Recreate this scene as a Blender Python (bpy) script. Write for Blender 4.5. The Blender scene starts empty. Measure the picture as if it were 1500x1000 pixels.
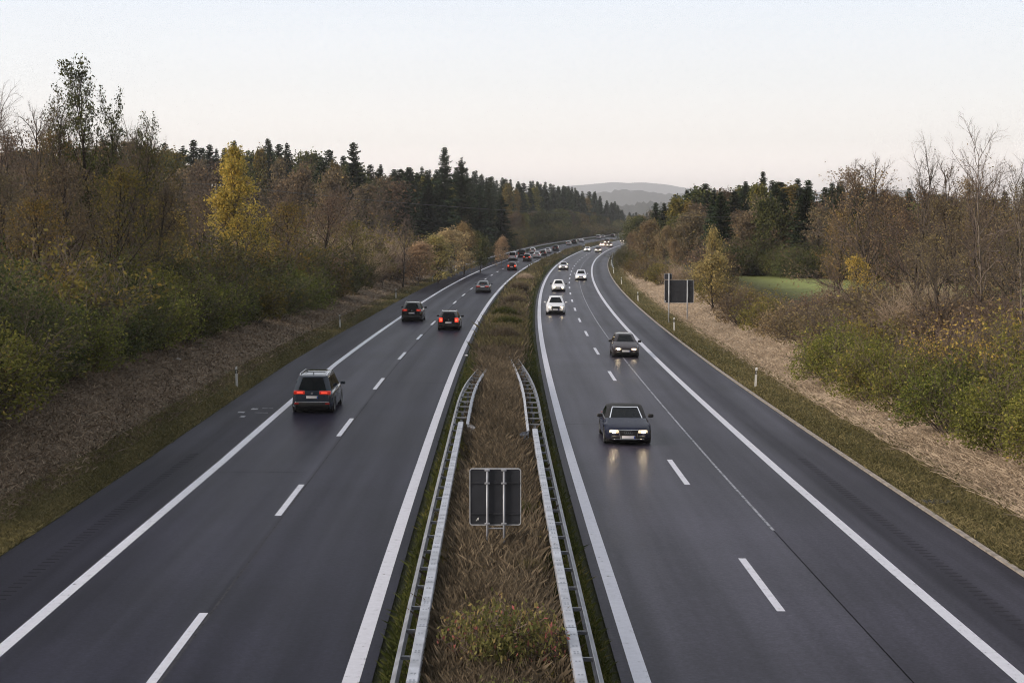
import bpy, bmesh, math, random
import numpy as np
from mathutils import Vector, Matrix

scene = bpy.context.scene
COL = scene.collection
R = math.radians
rnd = random.Random(7)

# ------------------------------------------------------------------ camera, sky, sun, exposure
CAM_H, F_PX, HORIZON = 8.4, 2475.0, 334.0
cam_data = bpy.data.cameras.new('camera')
cam_data.sensor_width = 36.0
cam_data.lens = F_PX / 1500.0 * 36.0
cam_data.clip_start, cam_data.clip_end = 0.5, 40000.0
cam = bpy.data.objects.new('camera', cam_data)
COL.objects.link(cam)
PITCH = math.atan((500.0 - HORIZON) / F_PX)
cam.location = (0, 0, CAM_H)
cam.rotation_euler = (math.pi / 2 - PITCH, 0, 0)
scene.camera = cam

SUN_EL, SUN_AZ = R(11), R(-112)          # azimuth measured from +Y (ahead) towards +X; the glow is to the left
world = bpy.data.worlds.new('World')
scene.world = world
world.use_nodes = True
wn, wl = world.node_tree.nodes, world.node_tree.links
wn.clear()
w_out = wn.new('ShaderNodeOutputWorld')
sky = wn.new('ShaderNodeTexSky')
sky.sky_type = 'NISHITA'
sky.sun_disc = False
sky.sun_elevation = SUN_EL
sky.sun_rotation = SUN_AZ
sky.dust_density = 2.0
sky.air_density = 1.0
bg_sky = wn.new('ShaderNodeBackground')
bg_sky.inputs['Strength'].default_value = 0.10
wl.new(sky.outputs['Color'], bg_sky.inputs['Color'])
# thin bright evening cloud veil over the clear sky
tc = wn.new('ShaderNodeTexCoord')
sep = wn.new('ShaderNodeSeparateXYZ')
wl.new(tc.outputs['Generated'], sep.inputs[0])
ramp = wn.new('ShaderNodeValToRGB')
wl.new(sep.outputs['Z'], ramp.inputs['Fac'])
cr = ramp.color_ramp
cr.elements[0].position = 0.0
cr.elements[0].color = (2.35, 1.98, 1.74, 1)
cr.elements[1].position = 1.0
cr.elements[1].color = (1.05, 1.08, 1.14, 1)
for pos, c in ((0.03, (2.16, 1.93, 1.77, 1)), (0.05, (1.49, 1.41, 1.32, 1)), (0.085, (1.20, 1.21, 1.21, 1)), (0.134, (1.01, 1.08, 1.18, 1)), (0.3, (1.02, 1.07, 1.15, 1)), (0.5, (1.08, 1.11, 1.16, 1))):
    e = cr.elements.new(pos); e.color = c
wnoise = wn.new('ShaderNodeTexNoise')
wnoise.inputs['Scale'].default_value = 3.0
wnoise.inputs['Detail'].default_value = 5.0
wmap = wn.new('ShaderNodeMapping')
wmap.inputs['Scale'].default_value = (1, 1, 9)
wl.new(tc.outputs['Generated'], wmap.inputs['Vector'])
wl.new(wmap.outputs['Vector'], wnoise.inputs['Vector'])
wmr = wn.new('ShaderNodeMapRange')
wl.new(wnoise.outputs['Fac'], wmr.inputs['Value'])
wmr.inputs['To Min'].default_value = 0.98
wmr.inputs['To Max'].default_value = 1.045
wmul = wn.new('ShaderNodeVectorMath'); wmul.operation = 'SCALE'
wl.new(ramp.outputs['Color'], wmul.inputs[0])
wl.new(wmr.outputs[0], wmul.inputs['Scale'])
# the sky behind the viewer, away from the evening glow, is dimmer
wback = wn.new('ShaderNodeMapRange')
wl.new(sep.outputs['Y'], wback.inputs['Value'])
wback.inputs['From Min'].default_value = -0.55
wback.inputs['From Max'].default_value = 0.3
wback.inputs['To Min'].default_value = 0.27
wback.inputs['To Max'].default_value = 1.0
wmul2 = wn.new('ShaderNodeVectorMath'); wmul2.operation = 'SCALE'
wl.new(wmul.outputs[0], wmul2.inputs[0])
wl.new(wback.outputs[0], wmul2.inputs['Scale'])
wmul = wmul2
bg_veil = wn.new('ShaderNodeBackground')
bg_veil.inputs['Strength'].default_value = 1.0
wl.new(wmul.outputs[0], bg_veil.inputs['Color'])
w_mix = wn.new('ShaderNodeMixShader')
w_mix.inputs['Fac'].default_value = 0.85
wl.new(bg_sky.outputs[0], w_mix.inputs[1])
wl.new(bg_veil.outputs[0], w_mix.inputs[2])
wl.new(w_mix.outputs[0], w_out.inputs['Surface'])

sun_d = bpy.data.lights.new('sun', 'SUN')
sun_d.energy = 3.9
sun_d.angle = R(24)
sun_d.color = (1.0, 0.87, 0.74)
sun = bpy.data.objects.new('sun', sun_d)
COL.objects.link(sun)
sdir = Vector((math.sin(SUN_AZ) * math.cos(R(22)), math.cos(SUN_AZ) * math.cos(R(22)), math.sin(R(22))))
sun.rotation_euler = (-sdir).to_track_quat('-Z', 'Y').to_euler()
sun.location = (-60, -30, 60)

scene.view_settings.view_transform = 'Standard'
scene.view_settings.look = 'None'
scene.view_settings.exposure = 0.08
scene.view_settings.gamma = 1.0
scene.cycles.max_bounces = 6
scene.cycles.transparent_max_bounces = 8
scene.cycles.volume_bounces = 0
scene.cycles.denoising_prefilter = 'FAST'
scene.cycles.pixel_filter_type = 'BLACKMAN_HARRIS'
scene.cycles.filter_width = 1.05
scene.cycles.sample_clamp_indirect = 4.0

# ------------------------------------------------------------------ road alignment (metres)
LE, L1, L2, L3, LI = -12.45, -9.70, -6.25, -2.59, -2.20
RI, R1, R2, SEAM, R3, RE = 2.43, 2.83, 6.42, 7.9, 10.0, 13.0
_C = [-5.903, 8.35, 13.43, 3.15, -22.497, 17.466, -4.136]

def _poly(Y):
    s = Y / 400.0
    return sum(c * s ** (k + 1) for k, c in enumerate(_C))

def _dpoly(Y):
    return (_poly(Y + 1.0) - _poly(Y - 1.0)) / 2.0

Y_END = 690.0
def xc(Y):
    if Y < 0:
        return _C[0] / 400.0 * Y
    if Y <= Y_END:
        return _poly(Y)
    d = Y - Y_END
    return _poly(Y_END) + _dpoly(Y_END) * d + 0.00012 * min(d, 900) ** 2

ZY = [-100, 20, 60, 100, 150, 220, 320, 450, 700, 1000, 1e5]
ZZ = [0, 0, 0, 0.19, 0.26, 0.54, 0.92, 1.37, 3.18, 5.0, 5.0]
EY = [-100, 60, 100, 150, 1000, 1e5]
EE = [-0.008, -0.008, -0.019, -0.011, -0.011, -0.011]

def road_z(off, Y):
    o = max(-14.0, min(14.0, off))
    return float(np.interp(Y, ZY, ZZ) + np.interp(Y, EY, EE) * o)

def smooth(a, b, x):
    t = max(0.0, min(1.0, (x - a) / (b - a)))
    return t * t * (3 - 2 * t)

def vnoise(x, y):
    return math.sin(x * 0.31 + y * 0.17) * math.sin(y * 0.23 - x * 0.11 + 1.3) + 0.5 * math.sin(x * 0.83 + 2.1) * math.sin(y * 0.71 + 0.4)

RD = [0, 1.2, 2.4, 5, 8, 12, 20, 60, 200, 3000]
RZ = [0, 0.02, 0.22, 0.95, 1.60, 1.90, 1.95, 1.75, 1.7, 5.0]
LD = [0, 1.4, 2.6, 5, 8, 12, 20, 60, 200, 3000]
LZ = [0, 0.02, 0.20, 0.80, 1.60, 2.2, 2.7, 3.3, 5.0, 10.0]

def ground_z(off, Y):
    base = road_z(off, Y)
    if off > RE:
        d = off - RE
        far = float(np.interp(d, RD, RZ))
        amp = 0.10 * smooth(1.5, 6, d)
        return base - 0.02 + far + amp * vnoise(off * 1.3, Y) + 0.25 * amp * vnoise(off * 5, Y * 4)
    if off < LE:
        d = LE - off
        far = float(np.interp(d, LD, LZ))
        amp = 0.10 * smooth(1.5, 6, d)
        return base - 0.02 + far + amp * vnoise(off * 1.3 + 40, Y) + 0.25 * amp * vnoise(off * 5, Y * 4)
    if LI < off < RI:
        m = smooth(LI, LI + 0.8, off) * (1 - smooth(RI - 0.8, RI, off))
        return base - 0.02 + 0.10 * m + 0.03 * m * vnoise(off * 4, Y * 2)
    return base - 0.06

def P(off, Y, dz=0.0):
    return Vector((xc(Y) + off, Y, road_z(off, Y) + dz))

def G(off, Y, dz=0.0):
    return Vector((xc(Y) + off, Y, ground_z(off, Y) + dz))

def heading(Y):
    return math.atan2(xc(Y + 2) - xc(Y - 2), 4.0)

def gz_at(x, Y):
    return ground_z(x - xc(Y), Y)

# ------------------------------------------------------------------ mesh helpers
def link(o, parent=None):
    COL.objects.link(o)
    if parent is not None:
        o.parent = parent
    return o

def meta(o, label=None, cat=None, group=None, kind=None):
    if label: o['label'] = label
    if cat: o['category'] = cat
    if group: o['group'] = group
    if kind: o['kind'] = kind
    return o

def empty(name, loc=(0, 0, 0), rz=0.0, label=None, cat=None, group=None):
    o = bpy.data.objects.new(name, None)
    o.empty_display_size = 0.3
    o.location = loc
    o.rotation_euler = (0, 0, rz)
    link(o)
    return meta(o, label, cat, group)

def mesh_obj(name, verts, faces, mats, parent=None, fmat=None, smooth_sh=False, uv=None):
    me = bpy.data.meshes.new(name)
    me.from_pydata([tuple(v) for v in verts], [], [tuple(f) for f in faces])
    if not isinstance(mats, (list, tuple)):
        mats = [mats]
    for m in mats:
        me.materials.append(m)
    if fmat is not None:
        me.polygons.foreach_set('material_index', np.array(fmat, dtype=np.int32))
    if smooth_sh:
        me.polygons.foreach_set('use_smooth', np.ones(len(me.polygons), dtype=bool))
    if uv is not None:
        lay = me.uv_layers.new(name='UVMap')
        vi = np.empty(len(me.loops), dtype=np.int32)
        me.loops.foreach_get('vertex_index', vi)
        lay.data.foreach_set('uv', np.asarray(uv, dtype=np.float32)[vi].ravel())
    me.update()
    return link(bpy.data.objects.new(name, me), parent)

def bm_obj(name, bm, mats, parent=None, smooth_sh=False):
    me = bpy.data.meshes.new(name)
    bm.normal_update()
    bm.to_mesh(me)
    bm.free()
    if not isinstance(mats, (list, tuple)):
        mats = [mats]
    for m in mats:
        me.materials.append(m)
    if smooth_sh:
        me.polygons.foreach_set('use_smooth', np.ones(len(me.polygons), dtype=bool))
    me.update()
    return link(bpy.data.objects.new(name, me), parent)

def cards_mesh(name, V, mats, tint, fmat=None, extra=None):
    """V: (n, k, 3) polygons with k corners each; tint: a 0..1 colour variation of each. extra: (verts, faces, material index) added before."""
    V = np.asarray(V, dtype=np.float32)
    n, k = V.shape[0], V.shape[1]
    ev, ef, em = extra if extra is not None else ([], [], 0)
    ne, nf = len(ev), len(ef)
    me = bpy.data.meshes.new(name)
    me.vertices.add(ne + n * k)
    co = np.concatenate([np.asarray(ev, dtype=np.float32).reshape(-1, 3), V.reshape(-1, 3)])
    me.vertices.foreach_set('co', co.ravel())
    sizes = [len(f) for f in ef]
    nl = sum(sizes)
    me.loops.add(nl + n * k)
    idx = np.concatenate([np.array([i for f in ef for i in f], dtype=np.int32), np.arange(n * k, dtype=np.int32) + ne])
    me.loops.foreach_set('vertex_index', idx)
    me.polygons.add(nf + n)
    tot = np.concatenate([np.array(sizes, dtype=np.int32), np.full(n, k, dtype=np.int32)])
    start = np.concatenate([[0], np.cumsum(tot)[:-1]]).astype(np.int32)
    me.polygons.foreach_set('loop_start', start)
    mi = np.concatenate([np.full(nf, em, dtype=np.int32), np.asarray(fmat, dtype=np.int32) if fmat is not None else np.zeros(n, dtype=np.int32)])
    for m in mats:
        me.materials.append(m)
    me.polygons.foreach_set('material_index', mi)
    at = me.attributes.new('tint', 'FLOAT', 'FACE')
    at.data.foreach_set('value', np.concatenate([np.full(nf, 0.5), np.asarray(tint)]).astype(np.float32))
    me.update(calc_edges=True)
    me.validate()
    return me

class MB:
    """collects boxes, bars and tubes into one mesh"""
    def __init__(self):
        self.v, self.f = [], []
    def poly(self, pts, faces):
        o = len(self.v)
        self.v += [tuple(p) for p in pts]
        self.f += [tuple(i + o for i in f) for f in faces]
    def box(self, c, s, M=None):
        x, y, z = s[0] / 2, s[1] / 2, s[2] / 2
        pts = [Vector((a * x, b * y, e * z)) for a in (-1, 1) for b in (-1, 1) for e in (-1, 1)]
        if M is not None:
            pts = [M @ p for p in pts]
        pts = [p + Vector(c) for p in pts]
        self.poly(pts, [(0, 1, 3, 2), (4, 6, 7, 5), (0, 4, 5, 1), (2, 3, 7, 6), (0, 2, 6, 4), (1, 5, 7, 3)])
    def tube(self, pts, radii, n=6, cap=True):
        pts = [Vector(p) for p in pts]
        if not isinstance(radii, (list, tuple)):
            radii = [radii] * len(pts)
        o = len(self.v)
        d0 = (pts[1] - pts[0]).normalized()
        a = d0.orthogonal().normalized()
        for i, p in enumerate(pts):
            if i == 0: d = pts[1] - pts[0]
            elif i == len(pts) - 1: d = pts[i] - pts[i - 1]
            else: d = pts[i + 1] - pts[i - 1]
            d.normalize()
            a = (a - d * a.dot(d))
            if a.length < 1e-5: a = d.orthogonal()
            a.normalize()
            b = d.cross(a)
            for k in range(n):
                t = 2 * math.pi * k / n
                q = p + (a * math.cos(t) + b * math.sin(t)) * radii[i]
                self.v.append((q.x, q.y, q.z))
        for i in range(len(pts) - 1):
            for k in range(n):
                k2 = (k + 1) % n
                self.f.append((o + i * n + k, o + i * n + k2, o + (i + 1) * n + k2, o + (i + 1) * n + k))
        if cap:
            self.f.append(tuple(o + k for k in reversed(range(n))))
            self.f.append(tuple(o + (len(pts) - 1) * n + k for k in range(n)))
    def sweep(self, path, section, closed=True, cap=True):
        """path: list of (point, lateral unit vector); section: list of (lateral, up)"""
        o = len(self.v); m = len(section)
        for p, lat in path:
            for (a, b) in section:
                q = Vector(p) + Vector(lat) * a + Vector((0, 0, b))
                self.v.append((q.x, q.y, q.z))
        for i in range(len(path) - 1):
            for k in range(m if closed else m - 1):
                k2 = (k + 1) % m
                self.f.append((o + i * m + k, o + i * m + k2, o + (i + 1) * m + k2, o + (i + 1) * m + k))
        if cap and closed:
            self.f.append(tuple(o + k for k in reversed(range(m))))
            self.f.append(tuple(o + (len(path) - 1) * m + k for k in range(m)))
    def build(self, name, mats, parent=None, smooth_sh=False):
        return mesh_obj(name, self.v, self.f, mats, parent, smooth_sh=smooth_sh)

# ------------------------------------------------------------------ materials
MAT = {}
def new_mat(name):
    m = bpy.data.materials.new(name)
    m.use_nodes = True
    nt = m.node_tree
    nt.nodes.clear()
    out = nt.nodes.new('ShaderNodeOutputMaterial')
    MAT[name] = m
    return m, nt, out

def N(nt, t, **kw):
    n = nt.nodes.new(t)
    for k, v in kw.items():
        if hasattr(n, k): setattr(n, k, v)
        else: n.inputs[k].default_value = v
    return n

def setramp(node, stops):
    cr = node.color_ramp
    while len(cr.elements) > 1: cr.elements.remove(cr.elements[-1])
    cr.elements[0].position = stops[0][0]; cr.elements[0].color = (*stops[0][1], 1)
    for p, c in stops[1:]:
        e = cr.elements.new(p); e.color = (*c, 1)

def simple(name, color, rough=0.6, metal=0.0, spec=0.5, noise=0.15, scale=8.0, coat=0.0):
    m, nt, out = new_mat(name)
    b = N(nt, 'ShaderNodeBsdfPrincipled')
    b.inputs['Roughness'].default_value = rough
    b.inputs['Metallic'].default_value = metal
    b.inputs['Specular IOR Level'].default_value = spec
    b.inputs['Coat Weight'].default_value = coat
    t = N(nt, 'ShaderNodeTexCoord')
    nz = N(nt, 'ShaderNodeTexNoise'); nz.inputs['Scale'].default_value = scale; nz.inputs['Detail'].default_value = 4
    nt.links.new(t.outputs['Object'], nz.inputs['Vector'])
    rp = N(nt, 'ShaderNodeValToRGB')
    setramp(rp, [(0.3, tuple(c * (1 - noise) for c in color)), (0.7, tuple(min(1, c * (1 + noise)) for c in color))])
    nt.links.new(nz.outputs['Fac'], rp.inputs['Fac'])
    nt.links.new(rp.outputs['Color'], b.inputs['Base Color'])
    nt.links.new(b.outputs[0], out.inputs['Surface'])
    return m

simple('galvanised', (0.33, 0.345, 0.39), 0.5, 0.35, noise=0.28, scale=2.2)
simple('galvanised_dark', (0.20, 0.22, 0.26), 0.55, 0.3, noise=0.2, scale=3)
simple('galvanised_dull', (0.20, 0.21, 0.235), 0.55, 0.25, noise=0.3, scale=2)
simple('sign_back', (0.026, 0.029, 0.038), 0.55, 0.0, noise=0.15, scale=2.5)
simple('sign_edge', (0.42, 0.44, 0.48), 0.5, 0.2)
simple('sticker', (0.6, 0.6, 0.6), 0.6)
simple('post_white', (0.72, 0.72, 0.70), 0.5)
simple('post_black', (0.02, 0.02, 0.02), 0.5)
simple('reflector', (0.5, 0.5, 0.45), 0.2)
simple('kerb_stone', (0.24, 0.21, 0.18), 0.85, noise=0.35, scale=3)
simple('pole_wood', (0.13, 0.105, 0.085), 0.85, noise=0.3)
simple('cable', (0.10, 0.10, 0.105), 0.5, noise=0.05)
simple('rubber', (0.012, 0.012, 0.013), 0.75)
simple('rim_metal', (0.42, 0.43, 0.45), 0.35, 0.7)
simple('black_plastic', (0.012, 0.012, 0.013), 0.5)
simple('chrome', (0.72, 0.73, 0.75), 0.18, 1.0, noise=0.03)
simple('plate_white', (0.72, 0.72, 0.74), 0.4, noise=0.05)
simple('plate_blue', (0.02, 0.05, 0.30), 0.4, noise=0.05)
simple('soft_top', (0.010, 0.010, 0.012), 0.85)
simple('iron_grate', (0.02, 0.02, 0.022), 0.7)
simple('limestone', (0.55, 0.53, 0.50), 0.9)
simple('glass_dark', (0.006, 0.008, 0.010), 0.04, 0.0, 0.09, noise=0.1)

def paint_mat():
    m, nt, out = new_mat('car_paint')
    b = N(nt, 'ShaderNodeBsdfPrincipled')
    oi = N(nt, 'ShaderNodeObjectInfo')
    b.inputs['Roughness'].default_value = 0.14
    sa = N(nt, 'ShaderNodeMath', operation='MULTIPLY'); sa.inputs[1].default_value = 0.42     # waxed or dull: alpha of the object's colour
    nt.links.new(oi.outputs['Alpha'], sa.inputs[0]); nt.links.new(sa.outputs[0], b.inputs['Specular IOR Level'])
    b.inputs['Metallic'].default_value = 0.0
    b.inputs['Coat Weight'].default_value = 0.0
    b.inputs['Coat Roughness'].default_value = 0.05
    t = N(nt, 'ShaderNodeTexCoord')
    nz = N(nt, 'ShaderNodeTexNoise'); nz.inputs['Scale'].default_value = 2.2; nz.inputs['Detail'].default_value = 6
    nt.links.new(t.outputs['Object'], nz.inputs['Vector'])
    sep = N(nt, 'ShaderNodeSeparateXYZ'); nt.links.new(t.outputs['Object'], sep.inputs[0])
    mr = N(nt, 'ShaderNodeMapRange'); nt.links.new(sep.outputs['Z'], mr.inputs['Value'])
    mr.inputs['From Min'].default_value = 0.15; mr.inputs['From Max'].default_value = 0.7
    mr.inputs['To Min'].default_value = 0.55; mr.inputs['To Max'].default_value = 0.0
    mu = N(nt, 'ShaderNodeMath', operation='MULTIPLY'); nt.links.new(mr.outputs[0], mu.inputs[0]); nt.links.new(nz.outputs['Fac'], mu.inputs[1])
    mx = N(nt, 'ShaderNodeMixRGB'); nt.links.new(mu.outputs[0], mx.inputs['Fac'])
    nt.links.new(oi.outputs['Color'], mx.inputs['Color1']); mx.inputs['Color2'].default_value = (0.06, 0.055, 0.05, 1)   # road film on the sills
    nt.links.new(mx.outputs[0], b.inputs['Base Color'])
    nt.links.new(b.outputs[0], out.inputs['Surface'])
paint_mat()

def lamp_mat(name, base, em, strength):
    m, nt, out = new_mat(name)
    b = N(nt, 'ShaderNodeBsdfPrincipled')
    oi = N(nt, 'ShaderNodeObjectInfo')
    b.inputs['Base Color'].default_value = (*base, 1)
    b.inputs['Roughness'].default_value = 0.15
    b.inputs['Emission Color'].default_value = (*em, 1)
    mu = N(nt, 'ShaderNodeMath', operation='MULTIPLY'); mu.inputs[1].default_value = strength
    nt.links.new(oi.outputs['Alpha'], mu.inputs[0])       # alpha of the object's colour dims each lamp
    nt.links.new(mu.outputs[0], b.inputs['Emission Strength'])
    nt.links.new(b.outputs[0], out.inputs['Surface'])
lamp_mat('headlight', (0.45, 0.46, 0.48), (1.0, 0.74, 0.42), 1.6)
lamp_mat('headlight_bulb', (0.6, 0.6, 0.6), (1.0, 0.78, 0.48), 260.0)
lamp_mat('tail_light', (0.20, 0.010, 0.010), (1.0, 0.06, 0.03), 0.75)
lamp_mat('tail_bulb', (0.4, 0.05, 0.04), (1.0, 0.10, 0.05), 2.4)

def asphalt(name, base, side):
    m, nt, out = new_mat(name)
    b = N(nt, 'ShaderNodeBsdfPrincipled')
    uv = N(nt, 'ShaderNodeUVMap')
    sep = N(nt, 'ShaderNodeSeparateXYZ'); nt.links.new(uv.outputs[0], sep.inputs[0])
    geo = N(nt, 'ShaderNodeNewGeometry')
    fine = N(nt, 'ShaderNodeTexNoise'); fine.inputs['Scale'].default_value = 11.0; fine.inputs['Detail'].default_value = 8; fine.inputs['Roughness'].default_value = 0.8
    nt.links.new(geo.outputs['Position'], fine.inputs['Vector'])
    stretch = N(nt, 'ShaderNodeMapping'); stretch.inputs['Scale'].default_value = (1.1, 0.03, 1)
    nt.links.new(uv.outputs[0], stretch.inputs['Vector'])
    streak = N(nt, 'ShaderNodeTexNoise'); streak.inputs['Scale'].default_value = 1.3; streak.inputs['Detail'].default_value = 6
    nt.links.new(stretch.outputs[0], streak.inputs['Vector'])
    big = N(nt, 'ShaderNodeTexNoise'); big.inputs['Scale'].default_value = 0.12; big.inputs['Detail'].default_value = 4
    nt.links.new(geo.outputs['Position'], big.inputs['Vector'])
    # lateral tone: wheel tracks, shoulder laid in a darker course
    rp = N(nt, 'ShaderNodeValToRGB')
    mr = N(nt, 'ShaderNodeMapRange'); nt.links.new(sep.outputs['X'], mr.inputs['Value'])
    if side < 0:
        mr.inputs['From Min'].default_value = LE; mr.inputs['From Max'].default_value = LI
    else:
        mr.inputs['From Min'].default_value = RI; mr.inputs['From Max'].default_value = RE
    if side < 0:
        st = [(0.0, .90), (0.2, .84), (0.25, .86), (0.27, 1.0), (0.36, .93), (0.44, 1.03), (0.53, .93), (0.605, 1.03), (0.612, .92), (0.70, .88), (0.78, .93), (0.88, .87), (0.96, .92), (1.0, .8)]
    else:
        st = [(0.0, .88), (0.05, .97), (0.12, 1.06), (0.2, .99), (0.28, 1.07), (0.36, 1.06), (0.42, 1.0), (0.5, 1.06), (0.515, 1.0), (0.6, .94), (0.72, 1.0), (0.77, .99), (0.80, .86), (0.84, .84), (0.87, .95), (0.93, 1.0), (1.0, .93)]
    setramp(rp, [(p, (max(.3, 1 + (v - 1) * 1.7),) * 3) for p, v in st])
    nt.links.new(mr.outputs[0], rp.inputs['Fac'])
    c0 = N(nt, 'ShaderNodeMixRGB', blend_type='MULTIPLY'); c0.inputs['Fac'].default_value = 1
    c0.inputs['Color1'].default_value = (*base, 1); nt.links.new(rp.outputs[0], c0.inputs['Color2'])
    r2 = N(nt, 'ShaderNodeValToRGB'); setramp(r2, [(0.28, (.35,) * 3), (0.48, (.92,) * 3), (0.62, (1.35,) * 3), (0.72, (2.8,) * 3)])
    nt.links.new(fine.outputs['Fac'], r2.inputs['Fac'])
    c1 = N(nt, 'ShaderNodeMixRGB', blend_type='MULTIPLY'); c1.inputs['Fac'].default_value = 1.0
    nt.links.new(c0.outputs[0], c1.inputs['Color1']); nt.links.new(r2.outputs[0], c1.inputs['Color2'])
    r3 = N(nt, 'ShaderNodeValToRGB'); setramp(r3, [(0.28, (.62,) * 3), (0.5, (1.0,) * 3), (0.72, (1.35,) * 3)])
    nt.links.new(streak.outputs['Fac'], r3.inputs['Fac'])
    c2 = N(nt, 'ShaderNodeMixRGB', blend_type='MULTIPLY'); c2.inputs['Fac'].default_value = 0.8
    nt.links.new(c1.outputs[0], c2.inputs['Color1']); nt.links.new(r3.outputs[0], c2.inputs['Color2'])
    r4 = N(nt, 'ShaderNodeValToRGB'); setramp(r4, [(0.35, (.78,) * 3), (0.65, (1.2,) * 3)])
    nt.links.new(big.outputs['Fac'], r4.inputs['Fac'])
    c3 = N(nt, 'ShaderNodeMixRGB', blend_type='MULTIPLY'); c3.inputs['Fac'].default_value = 0.9
    nt.links.new(c2.outputs[0], c3.inputs['Color1']); nt.links.new(r4.outputs[0], c3.inputs['Color2'])
    nt.links.new(c3.outputs[0], b.inputs['Base Color'])
    rr = N(nt, 'ShaderNodeMapRange'); nt.links.new(streak.outputs['Fac'], rr.inputs['Value'])
    rr.inputs['To Min'].default_value = 0.30; rr.inputs['To Max'].default_value = 0.44
    nt.links.new(rr.outputs[0], b.inputs['Roughness'])
    b.inputs['Specular IOR Level'].default_value = 0.052
    bp = N(nt, 'ShaderNodeBump'); bp.inputs['Strength'].default_value = 0.25; bp.inputs['Distance'].default_value = 0.01
    nt.links.new(fine.outputs['Fac'], bp.inputs['Height'])
    nt.links.new(bp.outputs[0], b.inputs['Normal'])
    d = N(nt, 'ShaderNodeBsdfDiffuse'); nt.links.new(c3.outputs[0], d.inputs['Color']); nt.links.new(bp.outputs[0], d.inputs['Normal'])
    gm = N(nt, 'ShaderNodeMapRange'); nt.links.new(streak.outputs['Fac'], gm.inputs['Value'])
    gm.inputs['From Min'].default_value = 0.25; gm.inputs['From Max'].default_value = 0.75
    gm.inputs['To Min'].default_value = 0.48; gm.inputs['To Max'].default_value = 0.76
    gl = N(nt, 'ShaderNodeMath', operation='MULTIPLY'); nt.links.new(gm.outputs[0], gl.inputs[0]); nt.links.new(rp.outputs[0], gl.inputs[1])
    mx = N(nt, 'ShaderNodeMixShader'); nt.links.new(gl.outputs[0], mx.inputs[0])
    nt.links.new(d.outputs[0], mx.inputs[1]); nt.links.new(b.outputs[0], mx.inputs[2])
    nt.links.new(mx.outputs[0], out.inputs['Surface'])
    return m
asphalt('asphalt_old', (0.0165, 0.016, 0.029), -1)
asphalt('asphalt_new', (0.030, 0.028, 0.042), 1)

def line_mat(name, col, wear):
    m, nt, out = new_mat(name)
    b = N(nt, 'ShaderNodeBsdfPrincipled')
    geo = N(nt, 'ShaderNodeNewGeometry')
    nz = N(nt, 'ShaderNodeTexNoise'); nz.inputs['Scale'].default_value = 5.0; nz.inputs['Detail'].default_value = 8; nz.inputs['Roughness'].default_value = 0.75
    nt.links.new(geo.outputs['Position'], nz.inputs['Vector'])
    rp = N(nt, 'ShaderNodeValToRGB')
    setramp(rp, [(wear - 0.06, (0.035, 0.035, 0.04)), (wear + 0.03, tuple(c * .85 for c in col)), (0.75, col)])
    nt.links.new(nz.outputs['Fac'], rp.inputs['Fac'])
    nt.links.new(rp.outputs[0], b.inputs['Base Color'])
    b.inputs['Roughness'].default_value = 0.6
    b.inputs['Specular IOR Level'].default_value = 0.0 if max(col) < .1 else 0.3
    nt.links.new(b.outputs[0], out.inputs['Surface'])
line_mat('road_paint', (0.56, 0.565, 0.63), 0.37)
line_mat('worn_paint', (0.30, 0.305, 0.35), 0.49)
line_mat('groove_dark', (0.047, 0.046, 0.053), 0.2)
line_mat('groove_faint', (0.031, 0.031, 0.036), 0.2)
line_mat('sealed_joint', (0.075, 0.075, 0.082), 0.46)

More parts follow.
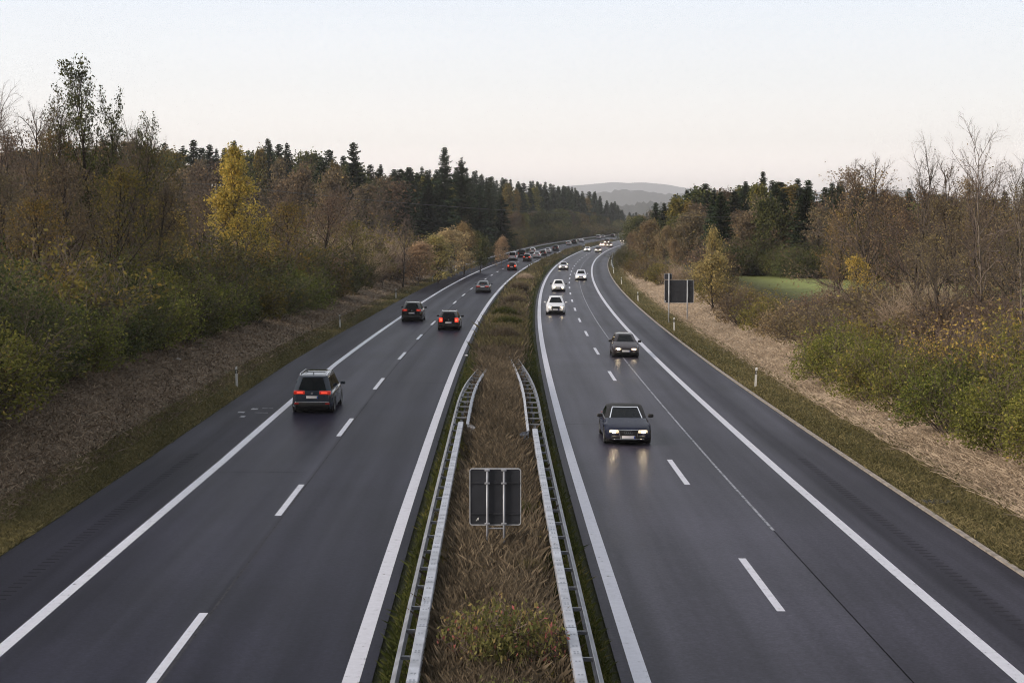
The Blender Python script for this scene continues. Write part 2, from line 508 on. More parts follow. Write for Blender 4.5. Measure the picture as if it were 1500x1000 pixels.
def ground_mat():
    m, nt, out = new_mat('ground_cover')
    b = N(nt, 'ShaderNodeBsdfPrincipled')
    b.inputs['Roughness'].default_value = 0.95
    b.inputs['Specular IOR Level'].default_value = 0.1
    uv = N(nt, 'ShaderNodeUVMap')
    sep = N(nt, 'ShaderNodeSeparateXYZ'); nt.links.new(uv.outputs[0], sep.inputs[0])
    geo = N(nt, 'ShaderNodeNewGeometry')
    n1 = N(nt, 'ShaderNodeTexNoise'); n1.inputs['Scale'].default_value = 0.8; n1.inputs['Detail'].default_value = 8; n1.inputs['Roughness'].default_value = 0.7
    n2 = N(nt, 'ShaderNodeTexNoise'); n2.inputs['Scale'].default_value = 6.0; n2.inputs['Detail'].default_value = 6; n2.inputs['Roughness'].default_value = 0.75
    nt.links.new(geo.outputs['Position'], n1.inputs['Vector']); nt.links.new(geo.outputs['Position'], n2.inputs['Vector'])
    j = N(nt, 'ShaderNodeMath', operation='MULTIPLY_ADD'); nt.links.new(n1.outputs['Fac'], j.inputs[0]); j.inputs[1].default_value = 2.2; j.inputs[2].default_value = -1.1
    o = N(nt, 'ShaderNodeMath', operation='ADD'); nt.links.new(sep.outputs['X'], o.inputs[0]); nt.links.new(j.outputs[0], o.inputs[1])
    mr = N(nt, 'ShaderNodeMapRange'); nt.links.new(o.outputs[0], mr.inputs['Value'])
    mr.inputs['From Min'].default_value = -40; mr.inputs['From Max'].default_value = 40
    def f(x): return (x + 40) / 80
    rp = N(nt, 'ShaderNodeValToRGB')
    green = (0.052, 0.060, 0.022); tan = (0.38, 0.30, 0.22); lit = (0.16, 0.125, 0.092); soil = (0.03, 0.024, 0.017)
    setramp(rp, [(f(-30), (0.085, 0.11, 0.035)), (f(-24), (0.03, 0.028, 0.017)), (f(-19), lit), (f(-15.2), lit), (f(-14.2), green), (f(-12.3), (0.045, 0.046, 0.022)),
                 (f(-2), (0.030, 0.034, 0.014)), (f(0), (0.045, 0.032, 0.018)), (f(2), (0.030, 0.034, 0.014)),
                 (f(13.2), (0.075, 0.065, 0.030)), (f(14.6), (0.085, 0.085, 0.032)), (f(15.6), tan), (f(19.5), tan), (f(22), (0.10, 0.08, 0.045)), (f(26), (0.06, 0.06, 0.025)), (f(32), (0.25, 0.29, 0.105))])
    nt.links.new(mr.outputs[0], rp.inputs['Fac'])
    r2 = N(nt, 'ShaderNodeValToRGB'); setramp(r2, [(0.3, (.5, .5, .5)), (0.55, (1.0, .98, .96)), (0.75, (1.5, 1.45, 1.35))])
    nt.links.new(n2.outputs['Fac'], r2.inputs['Fac'])
    c = N(nt, 'ShaderNodeMixRGB', blend_type='MULTIPLY'); c.inputs['Fac'].default_value = 0.9
    nt.links.new(rp.outputs[0], c.inputs['Color1']); nt.links.new(r2.outputs[0], c.inputs['Color2'])
    nt.links.new(c.outputs[0], b.inputs['Base Color'])
    bp = N(nt, 'ShaderNodeBump'); bp.inputs['Strength'].default_value = 0.8; bp.inputs['Distance'].default_value = 0.15
    nt.links.new(n2.outputs['Fac'], bp.inputs['Height']); nt.links.new(bp.outputs[0], b.inputs['Normal'])
    nt.links.new(b.outputs[0], out.inputs['Surface'])
ground_mat()

def leaf_mat(name, stops, trans=0.3, vary=0.35, hue=0.03, lift=1.9):
    """stops: colours over the per-leaf tint; every copy also drifts a little in hue and value"""
    m, nt, out = new_mat(name)
    at = N(nt, 'ShaderNodeAttribute'); at.attribute_name = 'tint'
    rp = N(nt, 'ShaderNodeValToRGB'); setramp(rp, stops)
    nt.links.new(at.outputs['Fac'], rp.inputs['Fac'])
    oi = N(nt, 'ShaderNodeObjectInfo')
    hs = N(nt, 'ShaderNodeHueSaturation')
    a = N(nt, 'ShaderNodeMapRange'); nt.links.new(oi.outputs['Random'], a.inputs['Value']); a.inputs['To Min'].default_value = 0.5 - hue; a.inputs['To Max'].default_value = 0.5 + hue
    nt.links.new(a.outputs[0], hs.inputs['Hue'])
    mu = N(nt, 'ShaderNodeMath', operation='MULTIPLY'); nt.links.new(oi.outputs['Random'], mu.inputs[0]); mu.inputs[1].default_value = 17.31
    fr = N(nt, 'ShaderNodeMath', operation='FRACT'); nt.links.new(mu.outputs[0], fr.inputs[0])
    v = N(nt, 'ShaderNodeMapRange'); nt.links.new(fr.outputs[0], v.inputs['Value']); v.inputs['To Min'].default_value = lift * (1 - vary); v.inputs['To Max'].default_value = lift * (1 + vary)
    nt.links.new(v.outputs[0], hs.inputs['Value'])
    nt.links.new(rp.outputs[0], hs.inputs['Color'])
    d = N(nt, 'ShaderNodeBsdfDiffuse'); t = N(nt, 'ShaderNodeBsdfTranslucent')
    nt.links.new(hs.outputs[0], d.inputs['Color']); nt.links.new(hs.outputs[0], t.inputs['Color'])
    mx = N(nt, 'ShaderNodeMixShader'); mx.inputs['Fac'].default_value = trans
    nt.links.new(d.outputs[0], mx.inputs[1]); nt.links.new(t.outputs[0], mx.inputs[2])
    nt.links.new(mx.outputs[0], out.inputs['Surface'])
    return m
leaf_mat('needles', [(0, (0.014, 0.022, 0.013)), (0.6, (0.030, 0.042, 0.021)), (1, (0.060, 0.070, 0.031))], 0.1, 0.3, 0.02, 1.65)
leaf_mat('leaves_green', [(0, (0.040, 0.042, 0.014)), (0.5, (0.082, 0.090, 0.022)), (0.85, (0.142, 0.140, 0.036)), (1, (0.23, 0.18, 0.05))], 0.3, 0.25, 0.02)
leaf_mat('leaves_dark', [(0, (0.022, 0.030, 0.012)), (0.6, (0.053, 0.053, 0.021)), (0.92, (0.080, 0.085, 0.026)), (1, (0.13, 0.10, 0.03))], 0.25, 0.25, 0.02)
leaf_mat('leaves_yellow', [(0, (0.12, 0.105, 0.032)), (0.5, (0.26, 0.19, 0.048)), (1, (0.40, 0.285, 0.075))], 0.35, 0.12, 0.01)
leaf_mat('leaves_olive', [(0, (0.055, 0.050, 0.018)), (0.5, (0.10, 0.085, 0.026)), (1, (0.20, 0.14, 0.035))], 0.3, 0.25, 0.03)
leaf_mat('leaves_brown', [(0, (0.050, 0.037, 0.026)), (0.5, (0.090, 0.071, 0.047)), (0.9, (0.14, 0.10, 0.058)), (1, (0.23, 0.16, 0.06))], 0.3, 0.25, 0.02)
leaf_mat('leaves_dull_gold', [(0, (0.085, 0.072, 0.034)), (0.5, (0.165, 0.13, 0.058)), (1, (0.27, 0.205, 0.08))], 0.3, 0.2, 0.02)
leaf_mat('leaves_tan', [(0, (0.068, 0.050, 0.031)), (0.5, (0.125, 0.092, 0.055)), (0.92, (0.20, 0.15, 0.075)), (1, (0.34, 0.25, 0.07))], 0.3, 0.22, 0.02)
leaf_mat('leaves_orange', [(0, (0.11, 0.080, 0.050)), (0.5, (0.20, 0.145, 0.085)), (1, (0.31, 0.225, 0.12))], 0.3, 0.2, 0.02)
leaf_mat('leaves_red', [(0, (0.050, 0.055, 0.02)), (0.50, (0.10, 0.095, 0.035)), (0.72, (0.12, 0.085, 0.04)), (0.80, (0.16, 0.065, 0.055)), (1, (0.28, 0.09, 0.085))], 0.3, 0.1, 0.01)
leaf_mat('twigs', [(0, (0.050, 0.042, 0.036)), (0.5, (0.085, 0.068, 0.058)), (1, (0.12, 0.10, 0.085))], 0.0, 0.25, 0.02)
leaf_mat('twigs_pale', [(0, (0.14, 0.108, 0.08)), (1, (0.26, 0.205, 0.155))], 0.0, 0.25, 0.02)
leaf_mat('grass_dry', [(0, (0.064, 0.052, 0.036)), (0.5, (0.115, 0.090, 0.063)), (1, (0.23, 0.185, 0.13))], 0.25, 0.0, 0.0, 1.2)
leaf_mat('grass_tan', [(0, (0.27, 0.215, 0.160)), (0.5, (0.40, 0.325, 0.245)), (1, (0.52, 0.43, 0.335))], 0.25, 0.0, 0.0, 1.2)
leaf_mat('grass_green', [(0, (0.030, 0.040, 0.013)), (0.6, (0.065, 0.074, 0.022)), (1, (0.13, 0.11, 0.04))], 0.25, 0.0, 0.0, 1.2)
leaf_mat('grass_olive', [(0, (0.080, 0.074, 0.034)), (0.5, (0.14, 0.122, 0.058)), (1, (0.23, 0.19, 0.10))], 0.25, 0.0, 0.0, 1.2)
leaf_mat('litter', [(0, (0.075, 0.058, 0.042)), (0.5, (0.155, 0.118, 0.085)), (1, (0.28, 0.22, 0.165))], 0.1, 0.0, 0.0, 1.45)

def bark(name, dark, light):
    m, nt, out = new_mat(name)
    b = N(nt, 'ShaderNodeBsdfPrincipled'); b.inputs['Roughness'].default_value = 0.9; b.inputs['Specular IOR Level'].default_value = 0.052
    t = N(nt, 'ShaderNodeTexCoord'); mp = N(nt, 'ShaderNodeMapping'); mp.inputs['Scale'].default_value = (3, 3, 0.9)
    nt.links.new(t.outputs['Object'], mp.inputs[0])
    nz = N(nt, 'ShaderNodeTexNoise'); nz.inputs['Scale'].default_value = 3; nz.inputs['Detail'].default_value = 8
    nt.links.new(mp.outputs[0], nz.inputs['Vector'])
    rp = N(nt, 'ShaderNodeValToRGB'); setramp(rp, [(0.35, dark), (0.62, light)])
    nt.links.new(nz.outputs['Fac'], rp.inputs['Fac']); nt.links.new(rp.outputs[0], b.inputs['Base Color'])
    nt.links.new(b.outputs[0], out.inputs['Surface'])
bark('bark_grey', (0.045, 0.038, 0.034), (0.115, 0.095, 0.08))
bark('bark_dark', (0.025, 0.02, 0.017), (0.06, 0.048, 0.04))
bark('bark_pale', (0.07, 0.055, 0.045), (0.24, 0.20, 0.17))
bark('hill_wood', (0.05, 0.055, 0.05), (0.08, 0.08, 0.07))

# ------------------------------------------------------------------ ground, carriageways, markings
def stations(y0, y1):
    out, y = [], y0
    while y < y1:
        out.append(y)
        y += 2.0 if y < 120 else (4.0 if y < 300 else (10.0 if y < 900 else (60 if y < 2000 else 400)))
    out.append(y1)
    return out

def strip(name, offs, y0, y1, mat, dz, parent=None, kind=None, zf=None):
    ys = stations(y0, y1)
    v, uv, f = [], [], []
    for y in ys:
        for o in offs:
            p = zf(o, y) if zf else P(o, y, dz)
            v.append(p); uv.append((o, y))
    n = len(offs)
    for i in range(len(ys) - 1):
        for k in range(n - 1):
            a = i * n + k
            f.append((a, a + 1, a + n + 1, a + n))
    o = mesh_obj(name, v, f, mat, parent, uv=uv, smooth_sh=True)
    if kind: o['kind'] = kind
    return o

g_offs = sorted(set([-11000, -5000, -2200, -1200, -700, -400, -250, -160, -110, -80, -60, -48, -40, -34] + [LE - d for d in np.arange(0, 20, 0.8)] + [LE + .3, -9, -6, -3, LI - .1]
                + [LI + (RI - LI) * k / 8 for k in range(9)] + [RI + .1, 6, 9, RE - .3] + [RE + d for d in np.arange(0, 20, 0.8)] + [34, 40, 48, 60, 80, 110, 160, 250, 400, 700, 1200, 2200, 5000, 11000]))
strip('ground', g_offs, -60, 15000, MAT['ground_cover'], 0, kind='structure', zf=lambda o, y: G(o, y))
road_l = strip('carriageway', [LE, L1, L2, L3, LI], -60, 1500, MAT['asphalt_old'], 0.0, kind='structure')
road_r = strip('carriageway', [RI, R1, R2, R3, RE], -60, 1500, MAT['asphalt_new'], 0.0, kind='structure')

def marking(name, off, half, y0, y1, mat, parent, dz=0.004):
    return strip(name, [off - half, off + half], y0, y1, MAT[mat], dz, parent)
marking('edge_line', L1, 0.15, -60, 1400, 'road_paint', road_l)
marking('edge_line', L3, 0.16, -60, 1400, 'road_paint', road_l)
marking('edge_line', R1, 0.16, -60, 1400, 'road_paint', road_r)
marking('edge_line', R3, 0.15, -60, 1400, 'road_paint', road_r)

def dashes(off, half, first, period, length, parent):
    v, f = [], []
    y = first - 4 * period
    while y < 1000:
        ys = [y + length * k / 3 for k in range(4)]
        o = len(v)
        for yy in ys:
            v += [P(off - half, yy, 0.004), P(off + half, yy, 0.004)]
        for k in range(3):
            f.append((o + 2 * k, o + 2 * k + 1, o + 2 * k + 3, o + 2 * k + 2))
        y += period
    mesh_obj('lane_dashes', v, f, MAT['road_paint'], parent)
dashes(L2, 0.095, 30.3, 18.45, 6.0, road_l)
dashes(R2, 0.095, 36.9, 18.5, 6.0, road_r)
# joint beside the dashes and old half-removed line in the right-hand carriageway
marking('paving_joint', L2 + 0.16, 0.022, -40, 500, 'sealed_joint', road_l, 0.0035)
marking('paving_joint', SEAM, 0.04, 47, 420, 'worn_paint', road_r, 0.0035)
simple('tar_seam', (0.012, 0.012, 0.013), 0.8, spec=0.0)
marking('paving_joint', SEAM, 0.014, 20, 47, 'tar_seam', road_r, 0.0035)
m = MB()
for (o, y, w, l) in ((-10.95, 76.3, 0.3, 0.3), (-11.35, 75.0, 0.3, 0.25), (-11.05, 73.4, 0.22, 0.22), (-10.4, 76.6, 0.5, 0.06), (-10.45, 74.9, 0.6, 0.06)):
    m.poly([P(o - w / 2, y - l, .004), P(o + w / 2, y - l, .004), P(o + w / 2, y + l, .004), P(o - w / 2, y + l, .004)], [(0, 1, 2, 3)])
m.build('survey_mark', MAT['worn_paint'], road_l)
m = MB()
for k in range(14):
    y = 89.4 + 0.02 * math.sin(k)
    a, b_ = L2 + 0.3 + k * 0.24, L2 + 0.3 + (k + 1) * 0.24
    m.poly([P(a, y, .004), P(b_, y + .0, .004), P(b_, y + .06, .004), P(a, y + .06, .004)], [(0, 1, 2, 3)])
m.build('paving_joint', MAT['sealed_joint'], road_l)
rc = random.Random(4)
def crack(o0, y0, y1, wob, par, w=.022):
    y, o, pts = y0, o0, []
    while y < y1:
        pts.append((o, y)); y += rc.uniform(.4, 1.1); o += rc.uniform(-wob, wob)
    mb_v, mb_f = [], []
    for i, (o, y) in enumerate(pts):
        k = w * rc.uniform(.5, 1.3)
        mb_v += [P(o - k, y, .003), P(o + k, y, .003)]
        if i: mb_f.append((2 * i - 2, 2 * i - 1, 2 * i + 1, 2 * i))
    mesh_obj('tar_seam', mb_v, mb_f, MAT['tar_seam'], par)
def cross(o0, o1, y, par, w=.03):
    v_, f_ = [], []
    n = 14
    for i in range(n + 1):
        o = o0 + (o1 - o0) * i / n; yy = y + rc.uniform(-.06, .06)
        v_ += [P(o, yy - w, .003), P(o, yy + w, .003)]
        if i: f_.append((2 * i - 2, 2 * i, 2 * i + 1, 2 * i - 1))
    mesh_obj('tar_seam', v_, f_, MAT['tar_seam'], par)
cross(-9.5, -6.4, 57.5, road_l, .015); cross(3.0, 6.2, 72.0, road_r, .015)
# milled rumble grooves along both shoulders
for off, par in ((11.35, road_r), (-11.05, road_l)):
    m = MB()
    y = 24.0
    while y < 62:
        m.poly([P(off - .16, y, .004), P(off + .16, y, .004), P(off + .16, y + .07, .004), P(off - .16, y + .07, .004)], [(0, 1, 2, 3)])
        y += 0.42
    m.build('rumble_groove', MAT['groove_dark' if off > 0 else 'groove_faint'], par)
# low kerb of pale stone along the right edge
ys = stations(-40, 420)
m = MB()
m.sweep([(P(RE + .07, y), (1, 0, 0)) for y in ys], [(-.07, -.1), (.08, -.1), (.08, .055), (-.07, .05)])
o = m.build('kerb', MAT['kerb_stone']); o['kind'] = 'structure'

# ------------------------------------------------------------------ far hills
def hill(name, pts, Yd, depth, seed, bumps):
    rng = np.random.default_rng(seed)
    v, f = [], []
    xs = np.linspace(pts[0][0], pts[-1][0], 160)
    hs = np.interp(xs, [p[0] for p in pts], [p[1] for p in pts])
    ker = np.ones(9) / 9
    hs = np.convolve(np.pad(hs, 4, mode='edge'), ker, 'valid')
    rowsY = [0, .25, .5, .75, 1.0, 1.5, 2.0]
    prof = [0, .22, .55, .85, 1.0, .6, 0]
    for ry, pf in zip(rowsY, prof):
        for x, h in zip(xs, hs):
            b = rng.normal() * bumps if 0 < pf else 0
            v.append((x, Yd + depth * ry, -2 + (h + 2) * pf + b))
    n = len(xs)
    for r in range(len(rowsY) - 1):
        for k in range(n - 1):
            a = r * n + k
            f.append((a, a + 1, a + n + 1, a + n))
    o = mesh_obj(name, v, f, MAT['hill_wood'], smooth_sh=True)
    o['kind'] = 'structure'
    return o
def hp(px, py, Y): return ((px - 750) * Y / F_PX, CAM_H + (HORIZON - py) * Y / F_PX)
hill('hill', [hp(px, py, 14000) for px, py in ((-200, 330), (400, 300), (700, 285), (820, 276), (850, 270), (880, 267.5), (930, 267), (970, 269), (1010, 275), (1060, 284), (1150, 284), (1250, 279), (1310, 275), (1350, 283), (1500, 305), (1800, 318))], 12500, 1500, 1, 2.5)
hill('hill', [hp(px, py, 6500) for px, py in ((600, 320), (780, 300), (860, 284), (890, 280), (930, 279), (960, 282), (1000, 284), (1040, 287), (1200, 300), (1500, 305))], 5700, 800, 2, 4.0)
hill('hill', [hp(px, py, 3200) for px, py in ((700, 330), (850, 316), (900, 303), (940, 297), (980, 298), (1040, 300), (1200, 320))], 2800, 400, 3, 2.6)

# ------------------------------------------------------------------ haze
bm = bmesh.new()
bmesh.ops.create_cube(bm, size=1.0)
for vtx in bm.verts:
    vtx.co = Vector((vtx.co.x * 26000, vtx.co.y * 15600 + 7500, -4.0 if vtx.co.z < 0 else 420.0))
hz, nt, out = new_mat('haze_air')
vol = N(nt, 'ShaderNodeVolumePrincipled')
vol.inputs['Color'].default_value = (0.97, 0.97, 1.0, 1)
vol.inputs['Density'].default_value = 0.000112
vol.inputs['Anisotropy'].default_value = 0.2
nt.links.new(vol.outputs[0], out.inputs['Volume'])
o = bm_obj('haze', bm, hz); o['kind'] = 'stuff'
# ------------------------------------------------------------------ cars
def bil(q, u, v):
    a, b, c, d = q           # bottom-left, bottom-right, top-right, top-left
    return a * (1 - u) * (1 - v) + b * u * (1 - v) + c * u * v + d * (1 - u) * v

def panel(name, q, u0, u1, v0, v1, mat, parent, t=0.012, proud=0.006, cut=0.10):
    """a pane with clipped corners lying proud of the four-cornered face q"""
    n = (q[1] - q[0]).cross(q[3] - q[0]).normalized()
    cu, cv = (u1 - u0) * cut * 0.6, (v1 - v0) * cut
    pts = [(u0 + cu, v0), (u1 - cu, v0), (u1, v0 + cv), (u1, v1 - cv), (u1 - cu, v1), (u0 + cu, v1), (u0, v1 - cv), (u0, v0 + cv)]
    mb = MB()
    outer = [bil(q, u, v) + n * proud for u, v in pts]
    inner = [bil(q, u, v) - n * t for u, v in pts]
    k = len(pts)
    mb.poly(outer + inner, [tuple(range(k))] + [(i, i + k, (i + 1) % k + k, (i + 1) % k) for i in range(k)])
    return mb.build(name, mat, parent)

def rbox(name, c, s, mat, parent, bev=0.03, rot=None, smooth_sh=True, seg=2):
    bm = bmesh.new()
    bmesh.ops.create_cube(bm, size=1.0)
    M = Matrix.LocRotScale(Vector(c), rot, Vector(s))
    bmesh.ops.transform(bm, matrix=M, verts=bm.verts)
    b = min(bev, min(s) * 0.45)
    bmesh.ops.bevel(bm, geom=bm.edges[:], offset=b, segments=seg, affect='EDGES', profile=0.6)
    return bm_obj(name, bm, mat, parent, smooth_sh)

def wheel(parent, x, y, r, w=0.21):
    side = 1 if x > 0 else -1
    prof = [(0.62, -.5), (0.90, -.5), (0.985, -.38), (1.0, -.2), (1.0, .2), (0.985, .38), (0.90, .5), (0.62, .5)]
    v, f, n = [], [], 24
    for k in range(n):
        t = 2 * math.pi * k / n
        for (rr, ww) in prof:
            v.append((x + ww * w, y + rr * r * math.cos(t), r + rr * r * math.sin(t)))
    m = len(prof)
    for k in range(n):
        k2 = (k + 1) % n
        for j in range(m):
            j2 = (j + 1) % m
            f.append((k * m + j, k * m + j2, k2 * m + j2, k2 * m + j))
    ty = mesh_obj('tyre', v, f, MAT['rubber'], parent, smooth_sh=True)
    mb = MB()
    xo = x + side * w * 0.40
    ring = []
    for k in range(n):
        t = 2 * math.pi * k / n
        ring.append((xo + side * 0.012, y + r * .64 * math.cos(t), r + r * .64 * math.sin(t)))
    ring2 = [(xo - side * .01, y + (p[1] - y) * .86, r + (p[2] - r) * .86) for p in ring]
    mb.poly(ring + ring2, [(k, (k + 1) % n, (k + 1) % n + n, k + n) for k in range(n)])
    for k in range(5):
        t = 2 * math.pi * k / 5 + .3
        d = Vector((0, math.cos(t), math.sin(t))); e = Vector((0, -math.sin(t), math.cos(t)))
        c = Vector((xo, y, r))
        pts = [c + d * r * .06 + e * r * .10, c + d * r * .06 - e * r * .10, c + d * r * .60 - e * r * .07, c + d * r * .60 + e * r * .07]
        pts2 = [p - Vector((side * .03, 0, 0)) for p in pts]
        mb.poly(pts + pts2, [(0, 1, 2, 3), (7, 6, 5, 4), (0, 4, 5, 1), (1, 5, 6, 2), (2, 6, 7, 3), (3, 7, 4, 0)])
    mb.tube([(xo - side * .03, y, r), (xo + side * .014, y, r)], r * .15, 10)
    mb.build('rim', MAT['rim_metal'], ty)
    return ty

KINDS = dict(
    mpv=dict(L=4.85, W=1.90, H=1.72, nose=0.72, cowl=1.05, cowl_y=1.45, rf=0.75, rr=-2.05, rb=-2.36, belt=1.02, r=.34, tail_w=.50, tail_h=.17, tail_z=.98, rails=1, roofw=.25, side3=1),
    suv=dict(L=4.55, W=1.86, H=1.66, nose=0.82, cowl=1.08, cowl_y=1.02, rf=0.35, rr=-1.75, rb=-2.16, belt=1.05, r=.35, tail_w=.42, tail_h=.20, tail_z=1.02, rails=1, roofw=.27, side3=0),
    hatch=dict(L=4.15, W=1.74, H=1.46, nose=0.66, cowl=0.95, cowl_y=0.95, rf=0.25, rr=-1.50, rb=-1.98, belt=.92, r=.31, tail_w=.30, tail_h=.30, tail_z=.86, rails=0, roofw=.26, side3=0),
    estate=dict(L=4.55, W=1.80, H=1.52, nose=0.70, cowl=0.98, cowl_y=1.0, rf=0.30, rr=-1.85, rb=-2.20, belt=.95, r=.33, tail_w=.30, tail_h=.34, tail_z=.90, rails=1, roofw=.25, side3=1),
    saloon=dict(L=4.62, W=1.82, H=1.42, nose=0.68, cowl=0.94, cowl_y=0.92, rf=0.10, rr=-1.00, rb=-1.72, belt=.93, r=.32, tail_w=.50, tail_h=.15, tail_z=.82, rails=0, roofw=.28, side3=0),
    convertible=dict(L=4.63, W=1.86, H=1.37, nose=0.66, cowl=0.93, cowl_y=0.85, rf=0.12, rr=-0.90, rb=-1.60, belt=.92, r=.335, tail_w=.50, tail_h=.15, tail_z=.80, rails=0, roofw=.18, side3=0, soft=1),
    van=dict(L=4.85, W=1.92, H=1.93, nose=0.86, cowl=1.14, cowl_y=1.75, rf=1.15, rr=-2.20, rb=-2.38, belt=1.06, r=.34, tail_w=.16, tail_h=.45, tail_z=1.05, rails=0, roofw=.16, side3=1),
)

def build_car(kind, detail):
    """one car of a kind at the origin, nose towards +Y; returns its Empty"""
    K = KINDS[kind]
    L, W, H = K['L'], K['W'], K['H']
    hl, hw, r = L / 2, W / 2, K['r']
    root = empty('car')
    paint = MAT['car_paint']
    wf, wr = hl - 0.86, -hl + 0.84
    # ---- lower body: lofted sections, wheel arches cut by the sill line
    ys = sorted(set([-hl, -hl + .03, -hl + .10, -hl + .22] + list(np.linspace(-hl + .4, hl - .4, 36)) + [hl - .33, hl - .25, hl - .12, hl - .04, hl]))
    def deck(y):
        pts = [(-hl, K['belt'] - (.10 if kind in ('saloon', 'convertible') else .02)), (K['rb'], K['belt']), (K['cowl_y'] - .2, K['cowl'] - .01), (K['cowl_y'] + .05, K['cowl']), (hl - .55, K['nose'] + (.10 if kind == 'convertible' else .14)), (hl - .12, K['nose']), (hl, K['nose'] - .07)]
        return float(np.interp(y, [p[0] for p in pts], [p[1] for p in pts]))
    def sill(y):
        z = 0.20 if abs(y) < hl - .5 else 0.22 + .05 * (abs(y) - hl + .5) / .5
        for w0 in (wf, wr):
            d = abs(y - w0); ra = r + .065
            if d < ra: z = max(z, r + math.sqrt(ra * ra - d * d))
        return z
    V, F, FM = [], [], []
    for y in ys:
        e = min(hl - y, hl + y)
        k = 1.0
        if e < .55: k = 1 - .19 * (1 - e / .55) ** 2
        k *= 1 - .045 * (abs(y) / hl) ** 2
        w = hw * k
        zt, zb = deck(y), sill(y)
        if e < .10: zb += .05 * (1 - e / .10)
        arch = zb > .34
        zm = max(zb + .03, .46)
        zs = max(zm + .04, zt - .16)
        cr_ = .035 if y > K['cowl_y'] or y < K['rb'] else 0
        half = [(w - (.0 if arch else .06), zb), (w - .004, zb + .015 if arch else zb + .10), (w, max(zm, zb + .03)), (w - .012, (zm + zs) / 2), (w - .03, zs), (w - .085, zt - .045), (w - .17, zt), (w * .5, zt + cr_ * .8), (0, zt + cr_)]
        V += [(x, y, z) for x, z in half] + [(-x, y, z) for x, z in reversed(half[:-1])]
    m = 17
    for i in range(len(ys) - 1):
        for k in range(m - 1):
            F.append((i * m + k, i * m + k + 1, (i + 1) * m + k + 1, (i + 1) * m + k))
    F.append(tuple(range(m))); F.append(tuple((len(ys) - 1) * m + k for k in reversed(range(m))))
    body = mesh_obj('body', V, F, paint, root, smooth_sh=True)
    es = body.modifiers.new('edges', 'EDGE_SPLIT'); es.split_angle = R(50)
    rbox('underbody', (0, 0, .30), (W - .30, L - .35, .26), MAT['black_plastic'], root, .05)
    for w0 in (wf, wr):
        rbox('wheel_housing', (0, w0, r + .02), (W - .16, 2 * r + .12, 2 * r - .10), MAT['black_plastic'], root, .06)
    # ---- cabin
    soft = K.get('soft')
    hb = hw - .105; hr = hb - K['roofw'] + .05
    zB = K['belt'] - .02; zR = H - .07
    c0, c1 = (.10, .09) if kind == 'van' else (.17, .19)
    rb, cy, rr, rf = K['rb'] + .02, K['cowl_y'], K['rr'], K['rf']
    def ring(w, ya, yb, c, z, bow=0.0):
        return [(w, ya + c, z), (w, yb - c, z), (w - c, yb, z), (0, yb + bow, z), (-w + c, yb, z), (-w, yb - c, z), (-w, ya + c, z), (-w + c, ya, z), (0, ya - bow, z), (w - c, ya, z)]
    zBf = K['cowl'] - .03
    R0 = ring(hb, rb, cy, c0, zB, .07)
    R0 = [(x, y, zB + (zBf - zB) * smooth(rb, cy, y)) for x, y, z in R0]
    R1 = ring(hr, rr, rf, c1, zR, .05)
    R2 = ring(hr - .09, rr + .12, rf - .12, c1 * .9, zR + .045, .04)
    R3 = ring(hr * .55, rr + .4, rf - .4, .08, H, 0)
    V = R0 + R1 + R2 + R3
    F = []
    for a in range(3):
        for k in range(10):
            k2 = (k + 1) % 10
            F.append((a * 10 + k, a * 10 + k2, a * 10 + 10 + k2, a * 10 + 10 + k))
    F.append(tuple(range(30, 40)))
    cab = mesh_obj('soft_top' if soft else 'roof', V, F, MAT['soft_top'] if soft else paint, root, smooth_sh=True)
    es = cab.modifiers.new('edges', 'EDGE_SPLIT'); es.split_angle = R(38)
    v = [Vector(p) for p in V]
    gl = MAT['glass_dark']
    # windscreen in two flat halves meeting on the centre line: one pane each side would show, so a single bowed pane
    def bowed(name, i0, i1, i2, v0, v1, mat=gl, inset=.03, proud=.007, parent=root):
        mb = MB()
        L0, M0, Rr0, L1_, M1, Rr1 = v[i0], v[i1], v[i2], v[i0 + 10], v[i1 + 10], v[i2 + 10]
        n = (M0 - L0).cross(L1_ - L0).normalized()
        if n.y * (1 if M0.y > 0 else -1) < 0: n = -n
        a = [L0.lerp(L1_, v0), M0.lerp(M1, v0), Rr0.lerp(Rr1, v0), Rr0.lerp(Rr1, v1), M0.lerp(M1, v1), L0.lerp(L1_, v1)]
        cen = sum(a, Vector()) / 6
        a = [Vector((p.x * (1 - inset), p.y, p.z)) + n * proud for p in a]
        b = [p - n * .02 for p in a]
        mb.poly(a + b, [(0, 1, 4, 5), (1, 2, 3, 4)] + [(i, (i + 1) % 6, (i + 1) % 6 + 6, i + 6) for i in range(6)])
        return mb.build(name, mat, parent)
    if soft:
        bowed('windscreen_frame', 2, 3, 4, .02, 1.0, MAT['chrome'], -.015, .004)
        bowed('windscreen', 2, 3, 4, .0, .93, gl, .05, .012)
    else:
        bowed('windscreen', 2, 3, 4, .05, .95)
    bowed('rear_window', 7, 8, 9, .10 if kind in ('saloon', 'convertible') else .06, .90, inset=.06)
    for s, (a, b) in ((1, (0, 1)), (-1, (6, 5))):
        q = [v[a], v[b], v[b + 10], v[a + 10]]
        if s < 0: q = [v[5], v[6], v[16], v[15]]
        cuts = [(.05, .30), (.335, .62), (.65, .93)] if K['side3'] else [(.09, .48), (.52, .92)]
        for (u0, u1) in cuts:
            if s < 0: u0, u1 = 1 - u1, 1 - u0
            panel('side_window', q, u0, u1, .10, .88, gl, root)
    # ---- wheels
    for x in (hw - .115, -hw + .115):
        for y in (wf, wr):
            wheel(root, x, y, r)
    # ---- lamps
    tz, tw, th = K['tail_z'], K['tail_w'], K['tail_h']
